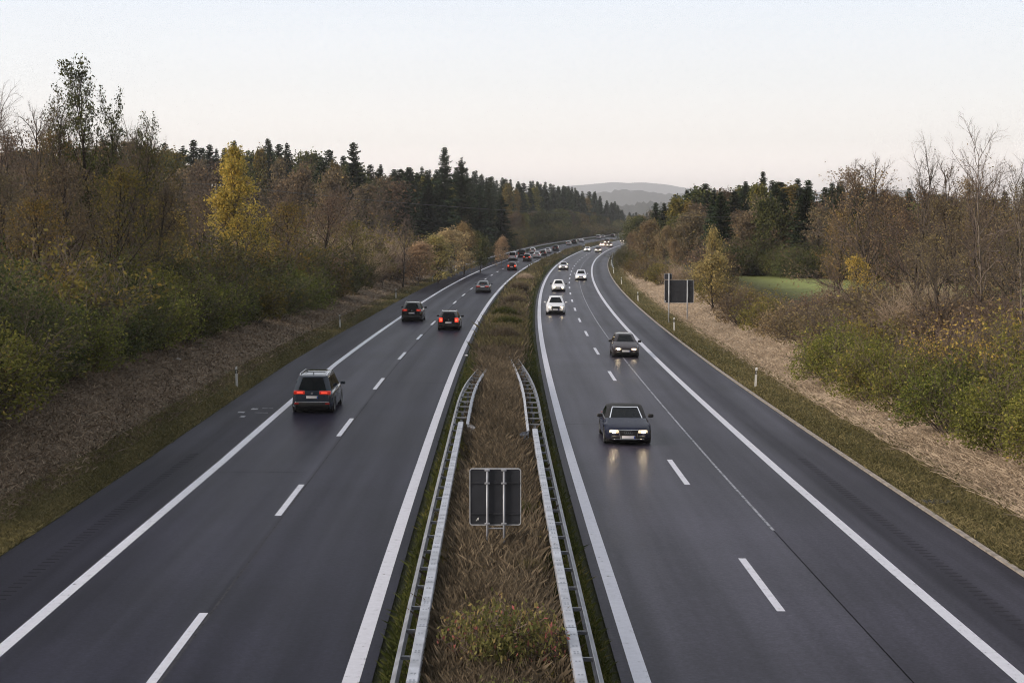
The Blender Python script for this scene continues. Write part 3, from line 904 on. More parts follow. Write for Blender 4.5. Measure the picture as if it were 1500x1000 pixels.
    for s in (-1, 1):
        tl = rbox('tail_light', (s * (hw * .86 - tw / 2), -hl + .075, tz - th * .2), (tw, .19, th), MAT['tail_light'], root, .035)
        rot = Matrix.Rotation(s * R(-16), 4, 'Z').to_quaternion()
        hd = rbox('headlight', (s * (hw - .385), hl - .085, K['nose'] - .10), (.38, .20, .125), MAT['headlight'], root, .05, rot)
        rbox('bulb', (s * (hw - .37), hl + .012, K['nose'] - .10), (.15, .03, .075), MAT['headlight_bulb'], hd, .014)
        rbox('bulb', (s * (hw * .86 - tw * .55), -hl - .022, tz - th * .2), (tw * .55, .02, th * .42), MAT['tail_bulb'], tl, .01)
        mi = rbox('mirror', (s * (hw + .085), cy - .42, K['belt'] + .06), (.22, .12, .15), MAT['black_plastic'] if soft or kind in ('hatch',) else paint, root, .05)
    rbox('brake_light', (0, rr - .015 if kind not in ('saloon', 'convertible') else rb + .14, (zR - .03) if kind not in ('saloon', 'convertible') else zB + .13), (.34, .05, .035), MAT['tail_light'], root, .012)
    # ---- bumpers, grille, plates
    rbox('rear_bumper', (0, -hl + .07, .40), (W * .80, .20, .24), MAT['black_plastic'] if kind in ('mpv', 'suv', 'van') else paint, root, .06)
    rbox('rear_diffuser', (0, -hl + .09, .27), (W * .74, .14, .12), MAT['black_plastic'], root, .04)
    rbox('air_intake', (0, hl - .075, .34), (W * .72, .17, .13), MAT['black_plastic'], root, .04)
    gw = .46 if soft or kind == 'suv' else .62
    gh = .34 if soft or kind == 'suv' else .13
    gzc = K['nose'] - (.22 if gh > .2 else .13)
    gr = rbox('grille', (0, hl - .045, gzc), (gw * 2 * .8, .12, gh), MAT['black_plastic'], root, .05)
    if gh > .2:
        mb = MB(); a, b_, t = gw * .8 + .012, gh / 2 + .012, .022
        y0 = hl + .012
        fr = [(-a, y0, gzc + b_), (a, y0, gzc + b_), (a * .82, y0, gzc - b_), (-a * .82, y0, gzc - b_)]
        for i in range(4): mb.tube([fr[i], fr[(i + 1) % 4]], .014, 6)
        mb.build('grille_surround', MAT['chrome'], gr)
    if soft:
        mb = MB()
        for k in range(4):
            cx_ = (k - 1.5) * .078
            mb.tube([(cx_ + .05 * math.cos(t), hl + .024, gzc + .09 + .05 * math.sin(t)) for t in np.linspace(0, 2 * math.pi, 15)], .008, 5, False)
        mb.build('badge', MAT['chrome'], gr)
    for s, yy, zz in ((1, hl + .022, gzc - .10 if gh > .2 else .44), (-1, -hl - .006, .74 if kind in ('mpv', 'suv', 'saloon', 'convertible') else .62)):
        pl = rbox('number_plate', (0, yy, zz), (.52, .022, .115), MAT['plate_white'], root, .008)
        rbox('country_strip', (-s * .235 * (1 if s < 0 else -1) * (-1 if s > 0 else 1), yy + s * .012, zz), (.045, .006, .105), MAT['plate_blue'], pl, .002)
    if kind in ('mpv', 'suv', 'saloon', 'hatch', 'estate'):
        mb = MB(); mb.tube([(0, -hl - .004, K['belt'] - .10), (0, -hl - .016, K['belt'] - .10)], .055, 16)
        mb.build('badge', MAT['chrome'], root)
    if K['rails']:
        for s in (-1, 1):
            mb = MB()
            x = s * (hr - .045)
            mb.tube([(x, rr + .12, zR + .02), (x, rr + .24, zR + .085), (x * .99, (rr + rf) / 2, H + .025), (x, rf - .30, zR + .085), (x, rf - .16, zR + .02)], .017, 6)
            mb.build('roof_rail', MAT['chrome'], root)
    if detail:
        for s in (-1, 1):
            for yy in (-.75, .35):
                rbox('door_handle', (s * (hw - .008), yy, K['belt'] - .17), (.03, .20, .03), paint, root, .01)
        if kind == 'mpv':
            rbox('sunroof', (0, (rr + rf) / 2 + .35, H + .004), (hr * 1.25, 1.35, .02), gl, root, .008)
            mb = MB(); mb.tube([(0, rr + .28, H - .03), (0, rr + .20, H + .06)], .018, 6); mb.build('aerial', MAT['black_plastic'], root)
            rbox('bumper_trim', (0, -hl + .0, .53), (W * .78, .06, .03), MAT['chrome'], root, .01)
            for s in (-1, 1):
                rbox('reflector', (s * hw * .72, -hl - .012, .46), (.20, .05, .06), MAT['tail_light'], root, .015)
        if soft:
            rbox('lower_trim', (0, hl - .01, .265), (W * .66, .05, .02), MAT['chrome'], root, .008)
            for s in (-1, 1):
                rbox('fog_light', (s * hw * .70, hl - .12, .40), (.15, .10, .11), MAT['chrome'], root, .03)
    return root

def all_children(o): return [c for c in COL.objects if c.parent == o]

def copy_tree(root, kids):
    """a thing with copies of its parts and their sub-parts"""
    c = root.copy(); COL.objects.link(c)
    out = [c]
    for ch, subs in kids:
        d = ch.copy(); COL.objects.link(d); d.parent = c; out.append(d)
        for s_ in subs:
            e = s_.copy(); COL.objects.link(e); e.parent = d; out.append(e)
    return c, out

def road_at(px, py):
    """where the sight line of a photo pixel meets the carriageway"""
    th, up, r_ = PITCH, (500.0 - py) / F_PX, (px - 750.0) / F_PX
    zd = up * math.cos(th) - math.sin(th); yd = math.cos(th) + up * math.sin(th)
    z = 0.0
    for _ in range(40):
        t = (CAM_H - z) / -zd
        Y = yd * t
        Y = min(Y, 1100)
        z = 0.5 * z + 0.5 * road_z(r_ * t - xc(Y), Y)
    return r_ * t, Y

# kind, colour, pixel under the visible end, heading away (-1) or oncoming (+1), brake level, head level, label
CARS = [
 ('mpv', (.030, .040, .058), 457, 606, -1, .45, 0, 'dark blue-grey people carrier with roof rails and red tail lights, nearest car driving away'),
 ('suv', (.007, .008, .010), 603, 471, -1, .25, 0, 'black crossover driving away beside the solid edge line, its tail lights dim'),
 ('estate', (.010, .009, .010), 657, 484, -1, 1.6, 0, 'black estate driving away with all three brake lights glowing'),
 ('saloon', (.055, .062, .072), 707, 429, -1, .30, 0, 'dark grey saloon alone in the overtaking lane, dull red tail lights'),
 ('hatch', (.06, .012, .012), 749.5, 396, -1, 2.8, 0, 'small dark red hatchback braking behind the pack of cars'),
 ('van', (.50, .50, .54), 750.5, 381.5, -1, .5, 0, 'silver minibus driving away beside a tall black van'),
 ('van', (.012, .013, .016), 764, 377, -1, .5, 0, 'tall black van driving away beside the silver minibus'),
 ('suv', (.030, .016, .018), 771.5, 383, -1, 2.2, 0, 'dark off-roader braking just behind the black van'),
 ('hatch', (.62, .62, .64), 780, 371, -1, .2, 0, 'white hatchback in the slow lane ahead of the black van'),
 ('saloon', (.68, .68, .70), 786, 378, -1, .2, 0, 'white saloon in the overtaking lane ahead of a braking off-roader'),
 ('hatch', (.012, .012, .014), 795, 374.5, -1, .2, 0, 'black hatchback squeezed between two white cars driving away'),
 ('saloon', (.42, .43, .46), 802, 371, -1, .2, 0, 'silver saloon driving away directly ahead of a black hatchback'),
 ('suv', (.015, .017, .022), 813.5, 367.5, -1, .2, 0, 'dark off-roader alone in a gap beside the brown median grass'),
 ('hatch', (.45, .46, .48), 832.5, 359.2, -1, .1, 0, 'pale silver hatchback, rear of three cars strung along the far bend'),
 ('suv', (.018, .018, .022), 841, 357.3, -1, .1, 0, 'dark off-roader, middle of three cars strung along the far bend'),
 ('saloon', (.50, .50, .53), 851, 355, -1, .1, 0, 'silver saloon, front of three cars strung along the far bend'),
 ('van', (.60, .60, .62), 876, 350.2, -1, .1, 0, 'white van small in the distance driving away below the dark forest'),
 ('hatch', (.50, .50, .52), 883, 349, -1, .1, 0, 'pale hatchback just ahead of the distant white van'),
 ('suv', (.02, .02, .024), 897, 347.3, -1, .1, 0, 'dark off-roader near the far end of the outbound carriageway'),
 ('saloon', (.55, .55, .58), 908, 345.2, -1, .1, 0, 'white saloon farthest along the outbound carriageway'),
 ('convertible', (.010, .013, .030), 920.5, 653, 1, 0, .50, 'black convertible with closed soft top, chrome windscreen frame and lit headlights'),
 ('hatch', (.022, .016, .020), 917, 524, 1, 0, .40, 'older dark maroon hatchback with lit headlights behind the black convertible'),
 ('suv', (.66, .67, .70), 814, 461, 1, 0, .30, 'white off-roader with big dark grille beside the median, nearest white oncoming car'),
 ('hatch', (.70, .70, .71), 818, 427.5, 1, 0, .30, 'white hatchback following the white off-roader with the big grille'),
 ('estate', (.56, .58, .64), 851, 411, 1, 0, .45, 'pale silver estate in the slow lane with lights reflecting on the road'),
 ('saloon', (.34, .35, .37), 825, 395.5, 1, 0, .40, 'silver grey saloon in the fast lane behind two white cars'),
 ('saloon', (.64, .64, .66), 860, 368.5, 1, 0, .45, 'white saloon hugging the median far back beside a black off-roader'),
 ('suv', (.010, .010, .012), 876, 370, 1, 0, .8, 'black oncoming off-roader far back with two bright headlights'),
 ('hatch', (.50, .50, .50), 881.5, 361.3, 1, 0, .5, 'pale hatchback at the left of the distant oncoming cluster'),
 ('suv', (.03, .03, .035), 892.5, 362.2, 1, 0, .6, 'dark off-roader in front of the distant oncoming cluster'),
 ('van', (.04, .045, .05), 888.5, 357.6, 1, 0, .6, 'dark van at the back of the distant oncoming cluster'),
 ('saloon', (.05, .04, .04), 911.5, 355.3, 1, 0, .8, 'dark saloon with bright lamps emerging from behind the brown roadside bush'),
]
masters = {}
for kind, colr, px, py, way, tail, head, lab in CARS:
    key = kind
    if key not in masters:
        root = build_car(kind, True)
        kids = [(c, all_children(c)) for c in all_children(root)]
        masters[key] = (root, kids)
        objs = [root] + [c for c, _ in kids] + [s_ for _, ss in kids for s_ in ss]
    else:
        root, objs = copy_tree(*masters[key])
    x, Y = road_at(px, py)
    Lc = KINDS[kind]['L'] / 2
    off = x - xc(Y)
    Yc = Y + Lc
    hd = heading(Yc)
    xcen = xc(Yc) + off
    root.location = (xcen, Yc, road_z(off, Yc))
    slope = (road_z(off, Yc + 1.3) - road_z(off, Yc - 1.3)) / 2.6
    roll = (road_z(off + .8, Yc) - road_z(off - .8, Yc)) / 1.6
    s_ = 1 if way < 0 else -1
    if Y > 150: tail *= .5
    root.rotation_euler = (math.atan(slope) * s_, -math.atan(roll) * s_, -hd + (0 if way < 0 else math.pi))
    meta(root, lab, 'car', 'cars driving away on the left carriageway' if way < 0 else 'oncoming cars on the right carriageway')
    for o in objs:
        nm = o.name.split('.')[0]
        if nm in ('tail_light', 'reflector'): o.color = (1, 1, 1, .7 * tail * (.25 if nm == 'reflector' else 1))
        elif nm == 'brake_light': o.color = (1, 1, 1, .7 * tail * 1.2 if tail > 1 else 0.0)
        elif nm == 'bulb':
            isf = o.data.materials[0].name.startswith('head')
            o.color = (1, 1, 1, head if isf else .7 * tail)
        elif nm == 'headlight': o.color = (1, 1, 1, head)
        else: o.color = (*colr, .12 if kind == 'convertible' else (.45 if way > 0 else 1))

# ------------------------------------------------------------------ median guard rails
def w_section(flip):
    s = flip
    return [(0, .0), (.04 * s, .035), (.08 * s, .06), (.08 * s, .11), (.03 * s, .135), (.03 * s, .175), (.08 * s, .20), (.08 * s, .25), (.04 * s, .275), (0, .31),
            (-.012 * s, .31), (.028 * s, .27), (.066 * s, .245), (.066 * s, .205), (.014 * s, .18), (.014 * s, .13), (.066 * s, .105), (.066 * s, .065), (.028 * s, .04), (-.012 * s, .0)]

def settle(root):
    """children were built in world coordinates: keep them there"""
    for c in COL.objects:
        if c.parent == root: c.matrix_parent_inverse = Matrix.Translation(-Vector(root.location))

def guard_rail(sgn, o_out, o_box, y_box, bend, y_end, o_end, label):
    """sgn -1: rail facing the left carriageway. Box beam with a W-rail in front; beyond the box beam two W-rails like a ladder sinking into the grass"""
    root = empty('guard_rail', P((o_out + o_box) / 2, 40), 0, label, 'guard rail', 'guard rails in the median')
    def out_off(Y): return o_out + (o_end - o_out) * smooth(bend, y_end + 8, Y)
    def zt(Y): return .45 - .38 * smooth(bend + 6, y_end, Y)
    ys = list(np.arange(20, y_end + .1, 2.0))
    mb = MB()
    mb.sweep([(P(out_off(y), y, zt(y)), (1, 0, 0)) for y in ys], w_section(sgn))
    mb.build('rail_beam', MAT['galvanised_dull'], root)
    # box beam, holes punched in its lid
    mb = MB()
    ysb = list(np.arange(20, y_box + .1, 2.0))
    mb.sweep([(P(o_box, y, .60), (1, 0, 0)) for y in ysb], [(-.10, 0), (.10, 0), (.10, .16), (.085, .175), (-.085, .175), (-.10, .16)])
    nb = len(mb.f)
    for y in np.arange(22, y_box, 2.0):
        for dy, pair in ((-.55, 1), (0, 2), (.12, 2), (.55, 1)):
            for dx in (-.03, .03):
                mb.box(P(o_box + dx, y + dy, .7765), (.036, .07, .004))
    for y in np.arange(20, y_box, 4.0):
        mb.box(P(o_box, y, .775), (.205, .03, .008))
    mesh_obj('box_beam', mb.v, mb.f, [MAT['galvanised'], MAT['galvanised_dark']], root, [0] * nb + [1] * (len(mb.f) - nb))
    # inner rail of the ladder
    gap = (o_box - o_out) * 1.75
    def in_off(Y): return out_off(Y) + gap * (1 - .25 * smooth(bend, y_end, Y))
    ysl = list(np.arange(y_box - 2, y_end - 6, 1.5))
    mb = MB()
    path = [(P(in_off(y), y, zt(y)), (1, 0, 0)) for y in ysl]
    path = [(P(in_off(ysl[0]) + .28 * -sgn, ysl[0] - .5, zt(ysl[0])), (1, 0, 0))] + path
    mb.sweep(path, w_section(-sgn))
    mb.build('rail_beam', MAT['galvanised'], root)
    for y in np.arange(22, y_end - 7, 2.0):
        mb = MB()
        if y < y_box:
            a, b = out_off(y), o_box - sgn * .0
            mb.box(P((a + b) / 2, y, .67), (abs(b - a) - .02, .05, .07))
        else:
            a, b = out_off(y), in_off(y)
            mb.box(P((a + b) / 2, y, zt(y) + .25), (abs(b - a) - .02, .06, .05))
        mb.build('spacer', MAT['galvanised_dull'], root)
    ps = list(np.arange(22, y_end - 3, 4.0))
    for y in ps:
        mb = MB()
        c = (out_off(y) + in_off(y)) / 2 if y > y_box else o_box
        h = .60 if y <= y_box else zt(y) + .26
        mb.box(P(c, y, h / 2 - .2), (.10, .055, h + .4 - .02))
        mb.build('post', MAT['galvanised_dark'], root)
    settle(root)
    return root
guard_rail(-1, -1.62, -1.32, 67.5, 73, 104, -.55, 'galvanised guard rail along the left of the median, facing the traffic driving away')
guard_rail(1, 1.86, 1.55, 65.5, 74, 112, .62, 'galvanised guard rail along the right of the median, facing the oncoming black convertible')

def road_rail(off_f, y0, y1, sgn, mat, label, h=.45):
    root = empty('guard_rail', P(off_f, y0), 0, label, 'guard rail')
    ys = list(np.arange(y0, y1 + .1, 6.0))
    mb = MB()
    mb.sweep([(P(off_f, y, h - (.42 if i == 0 else 0)), (1, 0, 0)) for i, y in enumerate(ys)], w_section(sgn))
    mb.build('rail_beam', mat, root)
    for y in np.arange(y0 + 6, min(y1, y0 + 200), 4.0):
        mb = MB(); mb.box(P(off_f - sgn * .08, y, .25), (.08, .06, .85)); mb.build('post', MAT['galvanised_dark'], root)
    settle(root)
road_rail(LE - .75, 303, 860, 1, MAT['galvanised'], 'long grey guard rail along the far left verge below the dark forest')
road_rail(RE + .9, 300, 640, -1, MAT['galvanised_dark'], 'dark guard rail on the outer right verge in front of the big brown roadside bush')

# ------------------------------------------------------------------ signs seen from behind
def rrect(w, h, r_, n=5):
    pts = []
    for cx_, cz_, a0 in ((w / 2 - r_, h / 2 - r_, 0), (-w / 2 + r_, h / 2 - r_, 90), (-w / 2 + r_, -h / 2 + r_, 180), (w / 2 - r_, -h / 2 + r_, 270)):
        for k in range(n + 1):
            t = R(a0 + 90 * k / n)
            pts.append((cx_ + r_ * math.cos(t), cz_ + r_ * math.sin(t)))
    return pts

def sign_plate(parent, cx_, y, cz_, w, h, lines):
    pts = rrect(w - .03, h - .03, .06)
    n = len(pts)
    mb = MB()
    mb.poly([(cx_ + a, y, cz_ + b) for a, b in pts] + [(cx_ + a, y + .02, cz_ + b) for a, b in pts], [tuple(reversed(range(n))), tuple(range(n, 2 * n))] + [(i, (i + 1) % n, (i + 1) % n + n, i + n) for i in range(n)])
    pl = mb.build('sign_panel', MAT['sign_back'], parent)
    o1 = rrect(w, h, .075); i1 = rrect(w - .05, h - .05, .05)
    mb = MB()
    V = [(cx_ + a, y - .018, cz_ + b) for a, b in o1] + [(cx_ + a, y - .018, cz_ + b) for a, b in i1] + [(cx_ + a, y + .026, cz_ + b) for a, b in o1] + [(cx_ + a, y + .026, cz_ + b) for a, b in i1]
    F = []
    for i in range(n):
        j = (i + 1) % n
        F += [(i, j, j + n, i + n), (i + 2 * n, i + 3 * n, j + 3 * n, j + 2 * n), (i, i + 2 * n, j + 2 * n, j), (i + n, j + n, j + 3 * n, i + 3 * n)]
    mb.poly(V, F)
    mb.build('sign_frame', MAT['sign_edge'], pl)
    for z in lines:
        mb = MB(); mb.box((cx_, y - .014, cz_ + z), (w - .06, .026, .035)); mb.build('stiffener', MAT['sign_back'], pl)
    return pl

sb = G(-.42 - xc(42), 42)
sg = empty('road_sign', sb, 0, 'square grey back of a road sign on two thin posts in the median grass', 'road sign')
sign_plate(sg, 0.0, .06, 1.57, 1.30, 1.44, (.35, -.43))
for x in (-.20, .22):
    mb = MB(); mb.tube([(x, 0, -.3), (x, 0, 2.27)], .030, 12); mb.build('post', MAT['galvanised'], sg, True)
    for z in (2.25, 1.92, .90):
        rbox('clamp', (x, .005, z), (.13, .075, .05), MAT['galvanised'], sg, .012)
mb = MB(); mb.tube([(-.20, .02, .78), (.22, .02, .78)], .02, 8); mb.build('crossbar', MAT['galvanised'], sg)
mb = MB()
mb.poly([(-.475, .038, 0.990), (-.42, .038, 0.985), (-.41, .038, 1.055), (-.445, .038, 1.045)], [(0, 1, 2, 3)]); mb.poly([(-.495, .038, 0.965), (-.46, .038, 0.965), (-.47, .038, 0.995)], [(0, 1, 2)])
mb.build('sticker', MAT['sticker'], sg)

Ys = 148.0
xs_ = (994 - 750) * Ys / F_PX
sg = empty('road_sign', (xs_, Ys, gz_at(xs_, Ys)), 0, 'wide dark sign back with a small extra panel on top, standing on the right bank', 'road sign')
kz = CAM_H - gz_at(xs_, Ys)
def sz(py): return kz + (HORIZON - py) * Ys / F_PX
def sx(px): return (px - 994.5) * Ys / F_PX
sign_plate(sg, sx(995.5), .08, (sz(410) + sz(443.5)) / 2, sx(1017) - sx(974), sz(410) - sz(443.5), (.55, 0, -.55))
sign_plate(sg, sx(979.2), .08, (sz(400.5) + sz(409.2)) / 2, sx(985) - sx(973.5), sz(400.5) - sz(409.2), ())
for px, top in ((980.5, 400), (1007.5, 410)):
    mb = MB(); mb.tube([(sx(px), 0, -.4), (sx(px), 0, sz(top))], .055, 12); mb.build('post', MAT['post_white'] if False else MAT['sign_edge'], sg, True)
mb = MB(); mb.box((sx(975.3), .06, sz(441)), (.09, .01, .12)); mb.build('sticker', MAT['sticker'], sg)

# ------------------------------------------------------------------ marker posts
def marker_post():
    root = empty('marker_post')
    pts = [(-.06, -.03), (.06, -.03), (.045, .05), (-.045, .05)]
    mb = MB()
    mb.poly([(x, y, z) for z in (-.2, .70) for x, y in pts], [(0, 1, 5, 4), (1, 2, 6, 5), (2, 3, 7, 6), (3, 0, 4, 7), (3, 2, 1, 0)])
    mb.poly([(x, y, z) for z in (.90,) for x, y in pts] + [(-.06, -.03, 1.02), (.06, -.03, 1.06), (.045, .05, 1.07), (-.045, .05, 1.03)], [(0, 1, 5, 4), (1, 2, 6, 5), (2, 3, 7, 6), (3, 0, 4, 7), (4, 5, 6, 7)])
    mb.build('post_body', MAT['post_white'], root)
    mb = MB()
    q = [(x * 1.01, y * 1.01, z) for z in (.70, .90) for x, y in pts]
    mb.poly(q, [(0, 1, 5, 4), (1, 2, 6, 5), (2, 3, 7, 6), (3, 0, 4, 7)])
    bd = mb.build('black_band', MAT['post_black'], root)
    mb = MB(); mb.box((0, -.034, .80), (.05, .006, .15)); mb.build('reflector', MAT['reflector'], bd)
    return root
mp = marker_post()
mp_kids = [(c, all_children(c)) for c in all_children(mp)]
PD = [(357, 567, 'white marker post on the left verge beside the near people carrier'), (508, 480, 'white marker post on the left verge, second from the viewer'), (585, 437, 'white marker post on the left verge behind the black crossover'),
      (634.5, 412, 'white marker post on the left verge beside the dark grey saloon'), (672.5, 398, 'white marker post at the near end of the far left guard rail'), (703, 384, 'white marker post behind the left guard rail below orange bushes'),
      (727, 375.5, 'white marker post behind the left guard rail beside the silver minibus'), (749, 366, 'white marker post behind the left guard rail beside the tall black van'),
      (1102, 567, 'white marker post with black band on the right verge, nearest the viewer'), (986.5, 484, 'white marker post with black band below the wide sign back'), (933, 441.5, 'white marker post with black band on the right verge short of the wide sign'),
      (908.3, 417, 'white marker post on the right verge where the grass bank begins'), (897.6, 400.5, 'white marker post on the right verge at the brown bushes'), (893, 389, 'white marker post on the right bend in front of the dark guard rail'), (894.5, 377, 'white marker post farthest round the right bend')]
for i, (px, py, lab) in enumerate(PD):
    root = mp if i == 0 else copy_tree(mp, mp_kids)[0]
    x, Y = road_at(px, py)
    off = x - xc(Y)
    off = min(max(off, RE + .75), RE + 1.6) if off > 0 else max(min(off, LE - .8), LE - 2.2)
    root.location = G(off, Y)
    root.rotation_euler = (R(rnd.uniform(-2, 2)), R(rnd.uniform(-3, 3)), -heading(Y))
    meta(root, lab, 'marker post', 'white marker posts along the verges')

# small things on the verges
x, Y = road_at(1345, 737)
gr = empty('drain_cover', G(RE + .75, Y, .03), 0, 'dark iron drain cover in the grass at the right kerb', 'drain cover')
mb = MB()
for k in range(6): mb.box((-.3 + .12 * k, 0, .03), (.05, .55, .03))
mb.build('bars', MAT['iron_grate'], gr)
mb = MB()
for c, s in (((0, -.3, .03), (.8, .06, .05)), ((0, .3, .03), (.8, .06, .05)), ((-.38, 0, .03), (.06, .54, .05)), ((.38, 0, .03), (.06, .54, .05))): mb.box(c, s)
mb.build('rim_frame', MAT['iron_grate'], gr)

def stone(loc, s, seed, name, label, cat, mat):
    bm = bmesh.new(); bmesh.ops.create_icosphere(bm, subdivisions=2, radius=1)
    rr_ = random.Random(seed); ph = [rr_.uniform(0, 6) for _ in range(6)]
    for v_ in bm.verts:
        k = 1 + .22 * math.sin(3 * v_.co.x + ph[0]) + .2 * math.sin(4 * v_.co.y + ph[1]) * math.cos(3 * v_.co.z + ph[2])
        v_.co = Vector((v_.co.x * s[0] * k, v_.co.y * s[1] * k, v_.co.z * s[2] * k))
    o = bm_obj(name, bm, mat); o.location = loc
    meta(o, label, cat)
stone(G(16.4, 70, .04), (.13, .10, .09), 1, 'stone', 'pale stone lying on the dry grass of the right bank', 'stone', MAT['limestone'])
x, Y = road_at(683, 521)
stone(Vector((x, Y, gz_at(x, Y) + .04)), (.10, .08, .06), 2, 'litter', 'white scrap of litter in the median beside the left carriageway', 'litter', MAT['plate_white'])
stone(G(LE - 5.0, 92, .04), (.14, .10, .06), 5, 'litter', 'pale scrap of litter on the left bank among the leaves', 'litter', MAT['plate_white'])

# ------------------------------------------------------------------ power line
def pole(x, Y, top, label):
    zb = gz_at(x, Y)
    root = empty('utility_pole', (x, Y, zb), 0, label, 'utility pole', 'wooden utility poles of the power line')
    mb = MB(); mb.tube([(0, 0, -.5), (0, 0, top - zb)], [.16, .10], 10); mb.build('shaft', MAT['pole_wood'], root, True)
    mb = MB(); mb.box((0, .12, top - zb - .35), (.1, .1, .12)); mb.box((0, .16, top - zb - .35), (1.7, .09, .10), Matrix.Rotation(R(70), 3, 'Z')); mb.build('crossarm', MAT['pole_wood'], root)
    for s in (-1, 1):
        mb = MB(); mb.tube([(s * .26, .16 + s * .73, top - zb - .30), (s * .26, .16 + s * .73, top - zb - .08)], [.05, .035], 8); mb.build('insulator', MAT['post_white'], root)
    return Vector((x, Y, top - .1))
Ya, Yb, Yc = 165, 228, 275
pa = pole((318 - 750) * Ya / F_PX, Ya, CAM_H + 65 * Ya / F_PX, 'thin wooden utility pole among bare trees left of the yellow tree')
pb = pole((1107 - 750) * Yb / F_PX, Yb, CAM_H + 18 * Yb / F_PX, 'thin wooden utility pole against the dark woods on the right')
pc = pole((1330 - 750) * Yc / F_PX, Yc, CAM_H + 3 * Yc / F_PX, 'wooden utility pole half hidden behind the bare roadside trees')
for s, lab in ((-1, 'near power cable crossing the motorway between wooden poles'), (1, 'far power cable crossing the motorway between wooden poles')):
    mb = MB()
    pts = []
    for A, B, sag in ((pa - Vector((28, 20, -1.0)), pa, .2), (pa, pb, 1.0), (pb, pc, .6), (pc, pc + Vector((60, 45, 0)), .5)):
        for k in range(14):
            t = k / 14
            p = A.lerp(B, t) + Vector((s * .26, .16 + s * .73, -sag * 4 * t * (1 - t)))
            pts.append(p)
    mb.tube(pts, .013, 5)
    o = mb.build('power_cable', MAT['cable']); meta(o, lab, 'power cable', 'power cables over the motorway')

# ------------------------------------------------------------------ vegetation builders
def unit(rng):
    v = rng.normal(size=3); return v / (np.linalg.norm(v) + 1e-9)

class Tree:
    """grows trunk and limbs as tubes, twigs as thin three-sided shoots; twig points carry leaves"""
    def __init__(self, seed):
        self.rng = np.random.default_rng(seed)
        self.wood = MB()
        self.tw_v, self.tw_f = [], []
        self.tips = []
    def shoot(self, pts, r0, r1):
        pts = [np.asarray(p, float) for p in pts]
        o = len(self.tw_v); n = len(pts)
        d = pts[-1] - pts[0]; d /= np.linalg.norm(d) + 1e-9
        a = np.cross(d, [0.3, 0.5, 0.8]); a /= np.linalg.norm(a) + 1e-9
        b = np.cross(d, a)
        for i, p in enumerate(pts):
            r = r0 + (r1 - r0) * i / (n - 1)
            for k in range(3):
                t = 2.0944 * k
                q = p + (a * math.cos(t) + b * math.sin(t)) * r
                self.tw_v.append((q[0], q[1], q[2]))
        for i in range(n - 1):
            for k in range(3):
                k2 = (k + 1) % 3
                self.tw_f.append((o + 3 * i + k, o + 3 * i + k2, o + 3 * i + 3 + k2, o + 3 * i + 3 + k))
    def branch(self, p, d, length, r, level, maxlev, up, spread, kids, segs=5, wig=.16):
        rng = self.rng
        d = np.asarray(d, float); d /= np.linalg.norm(d)
        pts = [np.asarray(p, float)]; dirs = [d]
        step = length / segs
        for i in range(segs):
            d = d + rng.normal(size=3) * wig + np.array([0, 0, up])
            d /= np.linalg.norm(d)
            pts.append(pts[-1] + d * step); dirs.append(d)
        if level >= maxlev - 1:
            self.shoot(pts[::2] if segs > 3 else pts, max(r, .006), .004)
        else:
            rad = [r * (1 - .75 * i / segs) for i in range(segs + 1)]
            self.wood.tube(pts, rad, 7 if level == 0 else (5 if level == 1 else 4), False)
        if level >= maxlev:
            self.tips += [pts[-1], pts[len(pts) // 2]]
            return
        n = kids[level]
        for k in range(n):
            t = (k + rng.uniform(.2, .9)) / n
            t = .22 + .78 * t
            i = min(int(t * segs), segs - 1)
            q = pts[i] + (pts[i + 1] - pts[i]) * (t * segs - i)
            dd = dirs[i] + spread * unit(rng)
            dd /= np.linalg.norm(dd)
            self.branch(q, dd, length * rng.uniform(.42, .66) * (1.1 - .45 * t), r * (1 - .7 * t) * .55 + .003, level + 1, maxlev, up, spread, kids, max(3, segs - 1), wig)
        if level > 0: self.tips.append(pts[-1])

def leaf_cards(rng, centers, size, sizevar=.4, flat=0.3):
    n = len(centers)
    a = rng.normal(size=(n, 3)); a /= np.linalg.norm(a, axis=1)[:, None]
    b = rng.normal(size=(n, 3)); b -= a * (a * b).sum(1)[:, None]; b /= np.linalg.norm(b, axis=1)[:, None]
    s = size * (1 + sizevar * rng.uniform(-1, 1, n))[:, None]
    a = a * s * .62; b = b * s
    c = np.asarray(centers)
    return np.stack([c - b, c + a * .8 - b * .1, c + b, c - a * .8 - b * .1], 1)

PROTO = {}
def register(name, trunk_me, crown_me, h):
    co = np.empty(len(crown_me.vertices) * 3, dtype=np.float32)
    crown_me.vertices.foreach_get('co', co)
    if name[:5] not in ('shrub',): h = float(np.percentile(co[2::3], 99.9))
    PROTO[name] = (trunk_me, crown_me, h)

def wood_mesh(name, mb, mat):
    me = bpy.data.meshes.new(name)
    me.from_pydata(mb.v, [], mb.f); me.materials.append(mat)
    me.polygons.foreach_set('use_smooth', np.ones(len(me.polygons), dtype=bool)); me.update()
    return me

